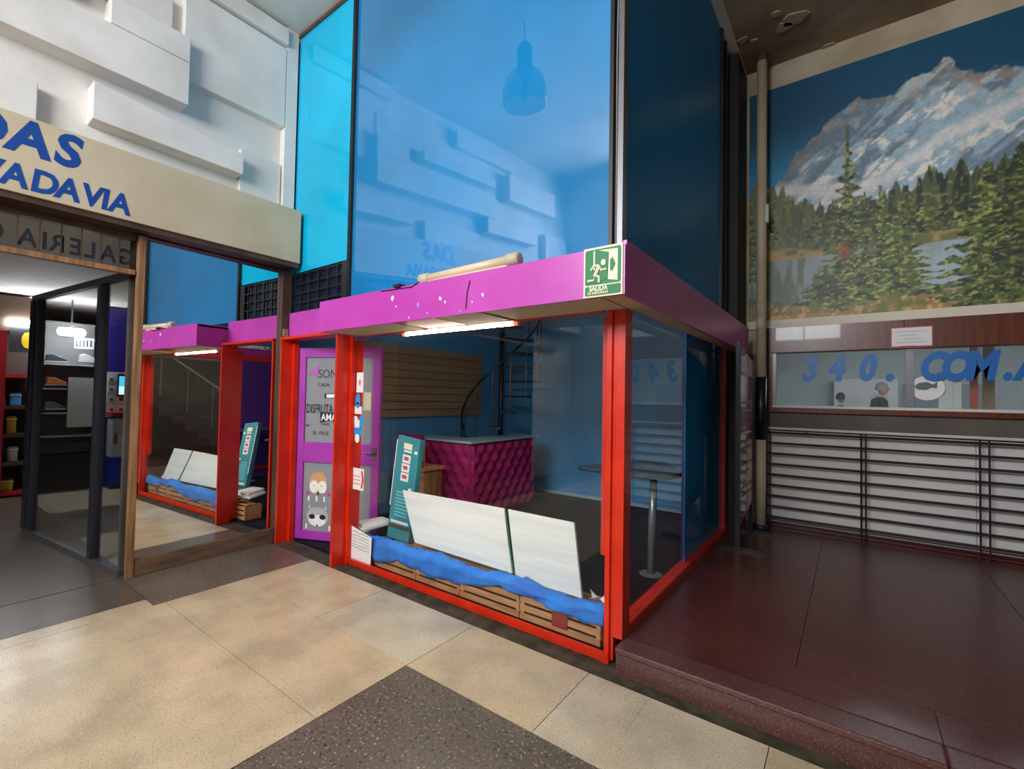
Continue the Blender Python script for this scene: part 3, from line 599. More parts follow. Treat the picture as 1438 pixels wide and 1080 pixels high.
dpoly('red_sprig', .50, .44, [(-.03, -.05), (.03, -.04), (.05, .0), (.02, .05), (-.03, .04)], Mrd, gl1)
hd = MB().tube([dp(DW-.045, .93, -.005), dp(DW-.045, .93, -.05)], .011, 8).tube([dp(DW-.045, .93, -.05), dp(DW-.15, .93, -.05)], .010, 8).build('handle', M_alum, d1); dbox('lock_plate', DW-.065, DW-.025, -.006, .0, .85, .98, M_alum)
# ---- stickers and note on the window pane
yst = YF+.014
def st(name, label, px0, py0, px1, py1, m, cat='sticker', group=None):
    a = ony(px0, py1, yst); b = ony(px1, py0, yst)
    o = thing(name, label, cat, group); box('sheet', a.x, b.x, yst, yst+.0015, a.z, b.z, m, o); return o, a, b
Mcy = mat('sticker_blue', (40, 150, 214), .5)
o, a, b = st('window_sticker', 'white sticker with pink scribble at the top of the window edge', 500.5, 523, 510.5, 551, M_paper); disc('pink_mark', ((a.x+b.x)/2, yst-.001, (a.z+b.z)/2), UX, UZ, .015, .03, mat('sticker_pink', (214, 120, 130), .6), o, 10, .001)
o, a, b = st('window_sticker', 'pale cream paper slip taped beside the blue window stickers', 510.5, 551, 521, 576, M_beam)
o, a, b = st('window_sticker', 'oval blue sticker above a white tab on the shop window', 497, 571, 508, 581, M_paper); disc('oval', ((a.x+b.x)/2, yst-.001, b.z+.05), UX, UZ, .036, .068, Mcy, o, 18, .0015); box('text_bar', (a.x+b.x)/2-.02, (a.x+b.x)/2+.02, yst-.0025, yst-.001, b.z+.02, b.z+.035, M_paper, o)
o, a, b = st('window_sticker', 'white round-topped sticker overlapping a blue hexagon on the window', 494, 590, 505, 600, M_paper); disc('round_top', ((a.x+b.x)/2, yst-.001, b.z), UX, UZ, .036, .036, M_paper, o, 18, .0015); disc('blue_hexagon', (b.x+.025, yst+.001, b.z-.01), UX, UZ, .04, .06, Mcy, o, 6, .0006)
o, a, b = st('window_sticker', 'blue strip with a white disc lowest of the window stickers', 496, 601, 508, 612, Mcy); disc('white_disc', ((a.x+b.x)/2, yst-.001, a.z-.02), UX, UZ, .034, .04, M_paper, o, 18, .0015)
o, a, b = st('arrow_sticker', 'white sticker with a red arrow on the window edge', 493, 659, 511, 686, M_paper)
poly2('red_chevron', (b.x-.04, yst-.001, a.z+.02), UX, UZ, [(0, 0), (.022, 0), (.04, (b.z-a.z-.04)/2), (.022, b.z-a.z-.04), (0, b.z-a.z-.04), (.018, (b.z-a.z-.04)/2)], mat('sticker_red', (226, 60, 46), .5), o, .001)
for k in range(3): box('printed_line', a.x+.012, b.x-.05, yst-.001, yst, a.z+.05+.035*k, a.z+.058+.035*k, mat('print_salmon', (214, 130, 120), .6), o)
note = thing('handwritten_note', 'handwritten paper note taped inside the lower corner of the window', 'note')
a = ony(491, 789, yst); b = ony(522, 752, yst)
pts = [(a.x, yst, a.z), (b.x-.01, yst, a.z-.01), (b.x, yst, b.z-.02), (a.x+.01, yst, b.z+.035)]
MB().prism(pts, (0, .0012, 0)).build('sheet', M_paper, note)
random.seed(5)
for k in range(6):
    z = b.z-.01-k*.027; m_ = MB(); pth = [(a.x+.02+(b.x-a.x-.05)*t/14, yst-.002, z+random.uniform(-.006, .006)-t*.001) for t in range(15)]
    m_.tube(pth, .0016, 4).build('handwriting', M_ink if k != 3 else mat('ink_red', (160, 60, 60), .6), note)
# ================================================================== THINGS IN THE SHOP WINDOW
cr0 = None
def crate(x0, x1, i, label):
    c = thing('wooden_crate', label, 'crate', 'slatted crates along the shop window')
    y0, y1, z0, z1 = 2.645, (2.85 if i == 0 else 2.95), .022, .195
    for k in range(3):
        zz = z0+.006+k*.058
        box('slat', x0+.004, x1-.004, y0, y0+.008, zz, zz+.040, M_crate, c); box('slat', x0+.004, x1-.004, y1-.008, y1, zz, zz+.040, M_crate, c)
    for x in (x0+.004, x1-.034): box('corner_block', x, x+.03, y0+.009, y0+.035, z0, z1, M_crate, c); box('corner_block', x, x+.03, y1-.035, y1-.009, z0, z1, M_crate, c)
    for x in (x0+.004, x1-.014): box('end_board', x, x+.01, y0+.036, y1-.036, z0, z1-.01, M_crate, c)
    for k in range(2 if i == 0 else 4): box('top_slat', x0+.004, x1-.004, y0+.012+k*.075, y0+.062+k*.075, z1, z1+.008, M_crate, c)
    return c
cx = [-3.93, -3.40, -2.90, -2.41, -1.85, -1.24]
for i in range(5):
    c = crate(cx[i], cx[i+1], i, ['short wooden crate behind the handwritten note', 'wooden crate below the teal carton', 'wooden crate under the wide foam board', 'wooden crate under the gap of the two foam boards', 'wooden crate with a red stamp next to the corner post'][i])
    if i == 4: box('red_stamp', -1.585, -1.47, 2.637, 2.6395, .06, .165, mat('stamp_red', (150, 44, 40), .7), c)
# dark mat on crates is the lining; blue cloth runs over the crate fronts
bc = thing('blue_cloth', 'crumpled bright blue cloth draped along the crates', 'cloth')
random.seed(21)
top = [(497, 745, .24), (515, 752, .24), (540, 765, .24), (565, 772, .225), (590, 768, .23), (604, 771, .24), (640, 787, .235), (680, 800, .23), (720, 812, .23), (760, 822, .235), (800, 838, .235), (848, 858, .235)]
bot = [(497, 768), (520, 775), (528, 790), (560, 788), (585, 800), (600, 808), (640, 818), (665, 822), (700, 822), (760, 846), (800, 866), (850, 880)]
n = 60; m_ = MB(); rows = 9
bxs = [ony(p[0], p[1], 2.63).x for p in bot]; bzs = [ony(p[0], p[1], 2.63).z for p in bot]
vsx = []
for r in range(rows):
    for i in range(n+1):
        x = -3.73+(2.52)*i/n; zb = np.interp(x, bxs, bzs); t = r/(rows-1)
        wob = .012*math.sin(x*23+r*1.3)+.010*math.sin(x*51+r*2.1)+random.uniform(-.004, .004)
        if t < .5: y = 2.715-.09*(t/.5); z = .236+.012*math.sin(x*9)+abs(wob)*1.2+.010*(1+math.sin(t*9+x*6))
        else: y = 2.622-.006*math.sin((t-.5)*6+x*17); z = .242+.012*math.sin(x*9)*(1-(t-.5)*2)-((t-.5)/.5)*(.242-max(zb, .05))+wob*.5
        y += wob*.25; y = max(y, 2.606)
        if t >= .5: y = min(y, 2.634)
        else: z = max(z, .222); y = min(y, 2.722)
        vsx.append((x, y, z))
m_.add(vsx, [(r*(n+1)+i, r*(n+1)+i+1, (r+1)*(n+1)+i+1, (r+1)*(n+1)+i) for r in range(rows-1) for i in range(n)])
o = m_.build('fabric', M_cloth, bc, smooth=True); so = o.modifiers.new('thick', 'SOLIDIFY'); so.thickness = .004
def board(name, label, corners, th, group):
    t = thing(name, label, 'board', group); pts = [Vector(c) for c in corners]; nrm = (pts[1]-pts[0]).cross(pts[3]-pts[0]).normalized()
    if nrm.y < 0: nrm = -nrm
    MB().prism(pts, nrm*th).build('slab', M_foam, t, bevel=.004); return t
def bpt(px, py, z): p = onz(px, py, z); return p
def lean(px, py, y): return ony(px, py, y)
board('foam_board', 'wide white foam board leaning beside the teal carton', [lean(582, 762, 2.74), lean(719, 806, 2.74), lean(708, 714, 2.84), lean(565, 688, 2.84)], .025, 'white foam boards leaning on the crates')
board('foam_board', 'white foam board with a ragged edge near the corner post', [lean(724, 812, 2.74), lean(817, 841, 2.74), lean(806, 734, 2.84), lean(713, 715, 2.84)], .025, 'white foam boards leaning on the crates')
fp = thing('foam_offcut', 'flat white foam offcuts lying by the magenta door edge', 'foam sheet')
for k, (x0, y0, s) in enumerate(((-3.93, 2.70, .28), (-3.86, 2.72, .26))): MB().prism([(x0, y0, .268+k*.03), (x0+s, y0-.03, .268+k*.03), (x0+s+.06, y0+.22, .285+k*.03), (x0+.10, y0+.25, .285+k*.03)], (0, 0, .025)).build('sheet', M_foam, fp)
tb = thing('teal_carton', 'tall narrow teal flooring carton leaning between crates and foam board', 'carton')
q0 = ony(543, 757, 2.835); q1 = ony(573, 764, 2.83); q2 = ony(590, 618, 2.975); q3 = ony(560, 610, 2.98); q0.z = max(q0.z, .222); q1.z = max(q1.z, .222)
nd = (q1-q0).cross(q3-q0).normalized(); nd = nd if nd.y > 0 else -nd
MB().prism([q0, q1, q2, q3], nd*.06).build('box_body', M_teal, tb, bevel=.004)
def tq(a, b, off=-.002): return q0*(1-a)*(1-b)+q1*a*(1-b)+q2*a*b+q3*(1-a)*b + nd*off
def tpatch(name, a0, a1, b0, b1, m, off=-.002): MB().prism([tq(a0, b0, off), tq(a1, b0, off), tq(a1, b1, off), tq(a0, b1, off)], nd*.001).build(name, m, tb)
tpatch('label_white', .32, .70, .875, .935, M_lum); tpatch('label_white', .34, .70, .845, .865, M_paper)
Mpi = mat('pictogram_red', (206, 70, 100), .6)
for b0 in (.74, .65, .56): tpatch('pictogram', .32, .68, b0, b0+.08, M_paper); tpatch('pictogram_mark', .40, .60, b0+.025, b0+.06, Mpi, -.004)
for a0, b0 in ((.82, .845), (.74, .475)): tpatch('small_tag', a0, a0+.13, b0, b0+.03, M_paper)
Mtd = mat('teal_text', (120, 190, 196), .6)
for k in range(8): tpatch('text_block', .2, .8, .44-k*.032, .455-k*.032, Mtd)
tpatch('brown_band', .02, .98, .10, .135, mat('band_brown', (84, 70, 58), .6)); tpatch('title', .1, .9, .15, .175, M_paper)
tpatch('white_edge', -.04, .0, .30, .95, M_paper)
gt = thing('green_tie', 'green plastic strap tied between the two foam boards', 'strap')
MB().tube([lean(709.5, 716, 2.835), lean(710, 724, 2.825), lean(714, 760, 2.785), lean(721, 805, 2.735)], .006, 6).build('strap', mat('green_plastic', (30, 120, 90), .5), gt)
sp = thing('scrap_plastic', 'small torn white plastic scrap by the corner post', 'scrap')
random.seed(9); c0 = Vector((-1.33, 2.82, .235)); m_ = MB()
for k in range(7):
    a = random.uniform(0, 6.28); m_.prism([c0, c0+Vector((.07*math.cos(a), .05*math.sin(a), random.uniform(.0, .05))), c0+Vector((.05*math.cos(a+.5), .05*math.sin(a+.5), random.uniform(.0, .05)))], (0, 0, .003))
m_.build('crumple', M_paper, sp)
# ---- slatwall panel
sw = thing('slatwall_panel', 'tan slatwall board with dark grooves on the blue side wall', 'panel')
box('backing', -4.848, -4.838, 3.40, 5.70, 1.255, 2.205, M_slat, sw)
for k in range(9):
    z0 = 1.258+k*.105; box('slat', -4.837, -4.797, 3.40, 5.70, z0, z0+.095, M_slat, sw)
# ---- reception desk
rd = thing('reception_desk', 'L shaped reception desk upholstered in button-tufted magenta velvet', 'desk')
def tufted(name, p0, ux, W, Ht, nrm):
    nu, nv = int(W/.013), int(Ht/.013); m_ = MB(); p0 = Vector(p0); ux = Vector(ux); nrm = Vector(nrm)
    su, sv = .19, .25; vs_ = []; btn = []
    def depth(u, v):
        a = u/su; b = v/sv; dd = 9
        for ia in (math.floor(a*2)/2-.5, math.floor(a*2)/2, math.floor(a*2)/2+.5, math.floor(a*2)/2+1):
            for ib in (math.floor(b*2)/2-.5, math.floor(b*2)/2, math.floor(b*2)/2+.5, math.floor(b*2)/2+1):
                if (int(round(ia*2))+int(round(ib*2))) % 2 == 0: dd = min(dd, math.hypot((a-ia)*su, (b-ib)*sv))
        cre = min(abs(((a+b) % 1)-.0), abs(((a+b) % 1)-1), abs(((a-b) % 1)), abs(((a-b) % 1)-1))
        return .05*min(1, dd/.10)**.7-.006*math.exp(-(cre/.08)**2)
    for j in range(nv+1):
        for i in range(nu+1):
            u = W*i/nu; v = Ht*j/nv; e = min(1, min(u, W-u, v, Ht-v)/.03)
            vs_.append(p0+ux*u+Vector((0, 0, v))+nrm*(depth(u, v)*e))
    m_.add(vs_, [(j*(nu+1)+i, j*(nu+1)+i+1, (j+1)*(nu+1)+i+1, (j+1)*(nu+1)+i) for j in range(nv) for i in range(nu)])
    o = m_.build(name, M_pink, rd, smooth=True)
    for ia in range(0, int(W/su*2)+1):
        for ib in range(0, int(Ht/sv*2)+1):
            if (ia+ib) % 2 == 0 and .03 < ia*su/2 < W-.03 and .03 < ib*sv/2 < Ht-.03:
                c_ = p0+ux*(ia*su/2)+Vector((0, 0, ib*sv/2))+nrm*.004; btn.append(c_)
    for c_ in btn: disc('button', c_, ux, Vector((0, 0, 1)), .012, .012, M_pink, o, 8, .004 if ux.cross(Vector((0, 0, 1))).dot(nrm) > 0 else -.004)
    return o
DZ = .965
tufted('front_panel', (-4.78, 4.30, .03), (1, 0, 0), 1.0, DZ-.03, (0, -1, 0))
tufted('side_panel', (-3.775, 4.30, .03), (0, 1, 0), 1.40, DZ-.03, (1, 0, 0))
box('carcass', -4.78, -3.78, 4.302, 4.34, .02, DZ, M_pink, rd); box('carcass', -3.82, -3.777, 4.342, 5.70, .02, DZ, M_pink, rd)
MB().prism([(-4.82, 4.24, DZ), (-3.72, 4.24, DZ), (-3.72, 5.73, DZ), (-4.12, 5.73, DZ), (-4.12, 4.62, DZ), (-4.82, 4.62, DZ)], (0, 0, .03)).build('countertop', M_top, rd, bevel=.004)
# ---- spiral stair
ss = thing('spiral_staircase', 'black steel spiral staircase behind the reception desk', 'staircase')
SC = Vector((-4.21, 5.45, 0)); R_ = .58
MB().tube([SC+Vector((0, 0, .02)), SC+Vector((0, 0, 2.77))], .038, 10).build('pole', M_black, ss, smooth=True)
M_tread = mat('tread_steel', (34, 40, 52), .5)
a0 = math.radians(200)
for k in range(12):
    an = a0+math.radians(24)*k; z = .22*(k+1); 
    if z > 2.7: break
    pts = [SC+Vector((.04*math.cos(an), .04*math.sin(an), z)), SC+Vector((R_*math.cos(an-.2), R_*math.sin(an-.2), z)), SC+Vector((R_*math.cos(an+.2), R_*math.sin(an+.2), z)), SC+Vector((.04*math.cos(an+.6), .04*math.sin(an+.6), z))]
    MB().prism(pts, (0, 0, .03)).build('tread', M_tread, ss)
    q_ = SC+Vector((R_*math.cos(an), R_*math.sin(an), z)); MB().tube([q_, q_+Vector((0, 0, .82 if z < 1.9 else 2.76-z))], .011, 6).build('baluster', M_black, ss)
MB().tube([SC+Vector((R_*math.cos(a0+math.radians(24)*k/2), R_*math.sin(a0+math.radians(24)*k/2), .22*(k/2+1)+.82)) for k in range(0, 16)], .016, 6).build('handrail', M_black, ss, smooth=True)
# ---- slatted wooden cabinet with magenta rails behind the teal carton
wc = thing('slatted_cabinet', 'small wooden slatted cabinet with magenta rails behind the teal carton', 'cabinet')
X0, X1, Y0 = -4.52, -4.02, 3.75
for k in range(7): box('slat', X0+.005+k*.072, X0+.065+k*.072, Y0, Y0+.02, .03, .66, M_crate, wc)
box('body', X0, X1, Y0+.021, Y0+.30, .02, .66, M_wood, wc); box('ledge', X0-.02, X1+.02, Y0-.02, Y0+.32, .662, .70, M_crate, wc)
box('magenta_rail', X0+.02, X1-.04, Y0+.01, Y0+.04, .702, .765, M_pink, wc); box('magenta_rail', X0+.02, X1-.04, Y0+.01, Y0+.04, 1.02, 1.08, M_pink, wc)
box('back_panel', X0+.02, X1-.04, Y0+.045, Y0+.06, .702, 1.06, M_slat, wc)
box('wire_upright', X0+.16, X0+.172, Y0+.02, Y0+.032, .766, 1.019, M_ink, wc); box('wire_cross', X0+.02, X1-.04, Y0+.012, Y0+.02, .89, .90, M_ink, wc)
# ---- high table
tbl = thing('high_table', 'dark edged high table on a grey tube leg by the side window', 'table')
MB().prism([(-2.02, 3.80, .915), (-1.97, 3.745, .915), (-1.35, 3.70, .915), (-1.19, 3.80, .915), (-1.16, 4.10, .915), (-1.5, 4.62, .915), (-1.72, 4.62, .915)], (0, 0, .016)).build('top', mat('table_top', (52, 78, 96), .12), tbl)
MB().prism([(-2.025, 3.80, .898), (-1.97, 3.738, .898), (-1.35, 3.693, .898), (-1.18, 3.80, .898), (-1.155, 4.10, .898), (-1.5, 4.63, .898), (-1.725, 4.63, .898)], (0, 0, .0165)).build('edge', M_ink, tbl)
MB().tube([(-1.42, 4.03, .03), (-1.40, 4.03, .897)], .033, 14).build('leg', M_steel, tbl, smooth=True); MB().tube([(-1.42, 4.03, .021), (-1.42, 4.03, .032)], [.10, .05], 16).build('foot', M_steel, tbl)
# ================================================================== PLATFORM SIDE
# ---- office window
w4 = struct(thing('window_4', 'long sliding office window with blue painted 340.COM lettering', None), 'long sliding office window with blue painted 340.COM lettering', 'window')
xm = ony(1272, 530, YB).x
box('pane', -.72, xm, YB+.015, YB+.021, 1.50, 2.10, M_glass_off, w4); box('pane', xm+.03, 3.4, YB+.03, YB+.036, 1.50, 2.10, M_glass_off, w4)
box('meeting_stile', xm, xm+.06, YB-.002, YB+.04, 1.50, 2.10, M_alum, w4); box('jamb_strip', -.725, -.69, YB-.002, YB+.03, 1.485, 2.10, M_alum, w4)
box('sill_track', -.725, 3.4, YB-.03, YB+.05, 1.486, 1.512, M_panel, w4)
M_l1 = mat('painted_blue', (0, 104, 186), .4)
def oline(px0, px1): return ony(px0, 515, YB+.01), ony(px1, 515, YB+.01)
for ch, px, w_ in (('3', 1126, 1.0), ('4', 1163, 1.0), ('0', 1205, 1.0), ('.', 1243, 1.2), ('C', 1290, 1.0), ('O', 1320, 1.0), ('M', 1355, 1.0), ('.', 1408, 1.0), ('A', 1426, 1.0)):
    p = ony(px, 533, YB+.01); text('letter', ch, .36, (p.x, YB+.010-(px-1126)*.00002, 1.795), UX, UZ, M_l1, w4, depth=.004, bold=.019, shear=.22, sx=.72*w_)
fs = thing('fish_sticker', 'round white sticker with a grey fish on the office pane', 'sticker')
p = ony(1302, 545, YB+.025); disc('round', (p.x, YB+.026, p.z), UX, UZ, .13, .12, M_paper, fs, 20, .002); poly2('fish', (p.x-.01, YB+.022, p.z+.015), UX, UZ, [(-.09, 0), (-.05, .035), (.01, .045), (.05, .02), (.085, .045), (.08, -.02), (.045, -.01), (0, -.035), (-.06, -.03)], mat('fish_grey', (96, 112, 104), .6), fs, .002)
for k, (px0, px1, lab) in enumerate(((1318, 1338, 'white paper sheet taped inside the office pane'), (1339, 1350, 'narrow white sheet taped beside the larger office paper'))):
    a = ony(px0, 575, YB+.05); b = ony(px1, 528, YB+.05); t = thing('paper_sheet', lab, 'paper'); box('sheet', a.x, b.x, YB+.05, YB+.052, max(a.z, 1.515), b.z, M_paper, t)
a = ony(1362, 575, YB+.3); b = ony(1373, 500, YB+.3)
t = thing('orange_banner', 'orange vertical strip standing inside the office', 'banner'); box('strip', a.x, b.x, YB+.29, YB+.31, .16, 2.2, mat('orange_strip', (206, 84, 50), .6), t)
a = ony(1380, 575, YB+.5); b = ony(1396, 500, YB+.5)
t = thing('tan_post', 'tan upright board standing behind the orange strip', 'post'); box('board', a.x, b.x, YB+.48, YB+.52, .16, 2.25, M_slat, t)
ofc = struct(thing('wall_office', 'pale office room seen through the long window', None), 'pale office room seen through the long window', 'room')
Mo = mat('office_wall', (196, 206, 206), .7)
box('far_wall', -1.5, 6, 12.4, 12.5, 0, 2.9, Mo, ofc); box('side_wall', -1.5, -1.4, 6.6, 12.4, 0, 2.9, Mo, ofc); box('side_wall', 5.9, 6, 6.12, 12.4, 0, 2.9, Mo, ofc); box('front_wall', 3.6, 6, 6.12, 6.2, 0, 2.9, Mo, ofc); box('front_wall', -1.5, -.98, 6.52, 6.6, 0, 2.9, Mo, ofc); box('office_ceiling', -1.5, 6, 6.12, 12.5, 2.8, 2.9, Mo, ofc); box('office_floor', -1.4, 6, 6.6, 12.4, 0, .15, M_grey, ofc)
box('white_cabinet', -.30, .75, 12.0, 12.38, .16, 2.05, M_paper, ofc); box('grey_board', .85, 2.0, 12.3, 12.39, 1.3, 1.95, mat('office_board', (150, 160, 170), .6), ofc)
t = thing('office_light', 'lit strip lamp on the office ceiling', 'lamp')
for x in (.1, 1.9): box('tube', x, x+.9, 9.0, 9.12, 2.74, 2.78, M_tube2, t)
# people in the office
def person(label, x, y, h, face, jacket, hair, bend=0.0):
    p = thing('person', label, 'person'); k = h/1.75; z0 = .16
    S = Matrix.Rotation(face, 3, 'Z')
    J = dict(pel=(0, 0, .95), ch=(0, bend*.4, 1.28), nk=(0, bend*.8, 1.48), shl=(-.19, bend*.6, 1.42), shr=(.19, bend*.6, 1.42), ell=(-.24, .02+bend*.5, 1.13), elr=(.24, .02+bend*.5, 1.13), wrl=(-.20, -.22, 1.06), wrr=(.20, -.22, 1.06), hal=(-.18, -.30, 1.07), har=(.18, -.30, 1.07), hil=(-.10, 0, .88), hir=(.10, 0, .88), knl=(-.11, -.02, .48), knr=(.11, -.02, .48), anl=(-.11, .02, .08), anr=(.11, .02, .08), tol=(-.12, -.16, .03), tor=(.12, -.16, .03))
    RR = dict(pel=.15, ch=.165, nk=.06, shl=.075, shr=.075, ell=.05, elr=.05, wrl=.036, wrr=.036, hal=.04, har=.04, hil=.10, hir=.10, knl=.065, knr=.065, anl=.05, anr=.05, tol=.04, tor=.04)
    names = list(J); ed = [('pel', 'ch'), ('ch', 'nk'), ('ch', 'shl'), ('ch', 'shr'), ('shl', 'ell'), ('ell', 'wrl'), ('wrl', 'hal'), ('shr', 'elr'), ('elr', 'wrr'), ('wrr', 'har'), ('pel', 'hil'), ('pel', 'hir'), ('hil', 'knl'), ('knl', 'anl'), ('anl', 'tol'), ('hir', 'knr'), ('knr', 'anr'), ('anr', 'tor')]
    me = bpy.data.meshes.new('body'); me.from_pydata([tuple(S @ (Vector(J[n])*k)+Vector((x, y, z0))) for n in names], [(names.index(a), names.index(b)) for a, b in ed], []); me.materials.append(jacket)
    o = bpy.data.objects.new('body', me); COL.objects.link(o); o.parent = p
    o.modifiers.new('skin', 'SKIN'); 
    for i, n in enumerate(names): me.skin_vertices[0].data[i].radius = (RR[n]*k, RR[n]*k*.8); me.skin_vertices[0].data[i].use_root = (n == 'pel')
    o.modifiers.new('sub', 'SUBSURF').levels = 2; o.modifiers['sub'].render_levels = 2
    hc = S @ (Vector((0, bend*.95-.02, 1.625))*k)+Vector((x, y, z0)); Msk = mat('skin', (186, 146, 122), .6)
    hm = MB(); prof = []
    n_ = 16; rows_ = 12; vs_ = []
    for r in range(rows_+1):
        ph = math.pi*r/rows_; 
        for j in range(n_):
            th = 2*math.pi*j/n_; v = Vector((.075*math.sin(ph)*math.cos(th), .095*math.sin(ph)*math.sin(th), .118*math.cos(ph)))
            if v.z < -.03: v.x *= .82; v.y = v.y*.86-.012
            if abs(math.cos(th)) < .25 and math.sin(th) < 0 and abs(v.z+.015) < .03: v.y -= .018
            vs_.append(S @ (v*k)+hc)
    hm.add(vs_, [(r*n_+j, r*n_+(j+1) % n_, (r+1)*n_+(j+1) % n_, (r+1)*n_+j) for r in range(rows_) for j in range(n_)])
    hd_ = hm.build('head', Msk, p, smooth=True)
    for s in (-1, 1):
        disc('ear', S @ (Vector((s*.077, .01, -.005))*k)+hc, S @ Vector((0, 1, 0)), Vector((0, 0, 1)), .018*k, .03*k, Msk, hd_, 10, .012*s)
        disc('eye', S @ (Vector((s*.03, -.088, .005))*k)+hc, S @ Vector((1, 0, 0)), Vector((0, 0, 1)), .011*k, .006*k, M_ink, hd_, 8, .004)
    disc('mouth', S @ (Vector((0, -.083, -.06))*k)+hc, S @ Vector((1, 0, 0)), Vector((0, 0, 1)), .022*k, .005*k, Mpi, hd_, 8, .004)
    hv = []; 
    for r in range(7):
        ph = math.pi*.56*r/6
        for j in range(n_):
            th = 2*math.pi*j/n_; lim = ph*(.72 if math.sin(th) < -.3 else 1.0)
            hv.append(S @ (Vector((.084*math.sin(lim)*math.cos(th), .106*math.sin(lim)*math.sin(th)+.006, .128*math.cos(lim)))*k)+hc)
    MB().add(hv, [(r*n_+j, r*n_+(j+1) % n_, (r+1)*n_+(j+1) % n_, (r+1)*n_+j) for r in range(6) for j in range(n_)]).build('hair', hair, hd_, smooth=True)
    for s in (-1, 1):
        hb = S @ (Vector((s*.18, -.30, 1.07))*k)+Vector((x, y, z0))
        for f in range(5):
            off = Vector(((f-2)*.018, -.03, .0)) if f < 4 else Vector((-s*.04, .0, .01)); tip = off+Vector((0, -.06+.008*abs(f-1.5), -.02))
            MB().tube([hb+S @ (off*k), hb+S @ ((off*.4+tip*.6)*k), hb+S @ (tip*k)], [.009, .008, .006], 6).build('finger', Msk, p, smooth=True)
    return p
person('person with grey hair in a dark jacket behind the office glass', .40, 11.4, 1.80, math.radians(70), mat('jacket_dark', (38, 46, 54), .8), mat('hair_grey', (150, 148, 146), .8), -.06)
person('person with dark hair further down behind the office glass', -.18, 11.3, 1.60, math.radians(160), mat('jacket_blue', (56, 66, 78), .8), mat('hair_dark', (44, 42, 44), .8))
# ---- notice
nt_ = thing('framed_notice', 'white printed notice in a red frame on the mahogany panel', 'notice')
a = ony(1250, 489, YB-.045); b = ony(1311, 457, YB-.045)
box('frame', a.x, b.x, YB-.045, YB-.036, a.z-.005, b.z+.005, mat('frame_crimson', (176, 36, 60), .5), nt_); box('sheet', a.x+.012, b.x-.012, YB-.047, YB-.0455, a.z+.014, b.z-.008, M_paper, nt_)
for k in range(6): box('printed_line', a.x+.04+.03*(k % 3), b.x-.05-.04*((k*2) % 3), YB-.048, YB-.0472, b.z-.05-.035*k, b.z-.046-.035*k, mat('print_grey', (150, 146, 156), .6), nt_)
# ---- white panel + bar grille
pnl = struct(thing('trim_4', 'white panel behind the dark bar grille under the office window', None), 'white panel behind the dark bar grille under the office window', 'panel')
for x0, x1 in ((-.77, .07), (.074, .92), (.924, 1.78), (1.784, 2.6), (2.604, 3.45)): box('panel', x0, x1, YB-.03, YB-.002, .20, 1.245, M_panel, pnl)
box('white_edge', -.77, 3.45, YB-.035, YB-.002, 1.247, 1.262, M_panel, pnl); box('skirting', -.77, 3.45, YB-.05, YB-.002, PZ, .198, M_reddk, pnl)
gr = thing('bar_grille', 'dark horizontal bar grille standing in front of the white panel', 'grille')
YG = YB-.13
for k in range(9):
    z = .28+k*.116; MB().tube([(-.77, YG, z), (3.45, YG, z)], .013, 6).build('bar', M_grille, gr)
for z in (.185, .225, .25): MB().tube([(-.77, YG, z), (3.45, YG, z)], .007, 6).build('low_bar', M_grille, gr)
for x in (-.765, -.735, .08, .115, .93, .99, 1.78, 1.85, 2.62, 2.69, 3.44): MB().tube([(x, YG-.013, PZ), (x, YG-.013, 1.235)], .008, 6).build('upright', M_grille, gr)
MB().tube([(-.77, YG, 1.235), (3.45, YG, 1.235)], .009, 6).build('top_rail', M_grille, gr)
for x in (-.4, 1.5): MB().tube([(x, YG, 1.235), (x, YB-.03, 1.22)], .012, 6).build('wall_bracket', M_grille, gr)
# ---- pole
po = thing('painted_pole', 'tall cream pole with a black band standing beside the mural', 'pole')
PC = (-.805, 5.74)
for z0, z1, m, r in ((.20, 1.13, M_beam, .052), (1.13, 1.82, M_black, .054), (1.82, ZC-.06, M_beam, .052)): MB().tube([(PC[0], PC[1], z0), (PC[0], PC[1], z1)], r, 20).build('shaft', m, po, smooth=True)
MB().tube([(PC[0], PC[1], PZ), (PC[0], PC[1], PZ+.05)], [.085, .07], 20).build('base_ring', M_dkgrey, po, smooth=True); MB().tube([(PC[0], PC[1], ZC-.08), (PC[0], PC[1], ZC-.002)], .06, 20).build('top_collar', M_darkwood, po)
box('switch_box', PC[0]+.045, PC[0]+.075, PC[1]-.06, PC[1]+.0, 3.52, 3.72, M_panel, po)
# ---- poster stand
ps = thing('poster_stand', 'black steel stand holding a glossy pink and white notice board', 'sign stand')
for yy in (4.80, 5.50):
    box('foot', -1.05, -.655, yy-.02, yy+.02, PZ, PZ+.03, M_black, ps); box('post', -.885, -.845, yy-.02, yy+.02, PZ+.03, 2.12 if yy < 5 else 1.95, M_black, ps)
MB().prism([(-.862, 4.822, .36), (-.862, 5.478, .50), (-.862, 5.478, 1.98), (-.862, 4.822, 2.08)], (.012, 0, 0)).build('board', mat('board_pink', (206, 164, 186), .12, var=(182, 120, 152), scale=3, coat=.6), ps)
box('cross_bar', -.875, -.845, 4.821, 5.479, 1.80, 1.83, M_black, ps)
random.seed(8)
for k in range(14): z = .55+k*.075; box('text_strip', -.849, -.847, 4.86+random.uniform(0, .05), 5.44-random.uniform(0, .15), z, z+random.uniform(.012, .03), mat('strip_mauve', (120, 84, 110), .4) if k % 3 else mat('strip_pale', (220, 206, 220), .3), ps)
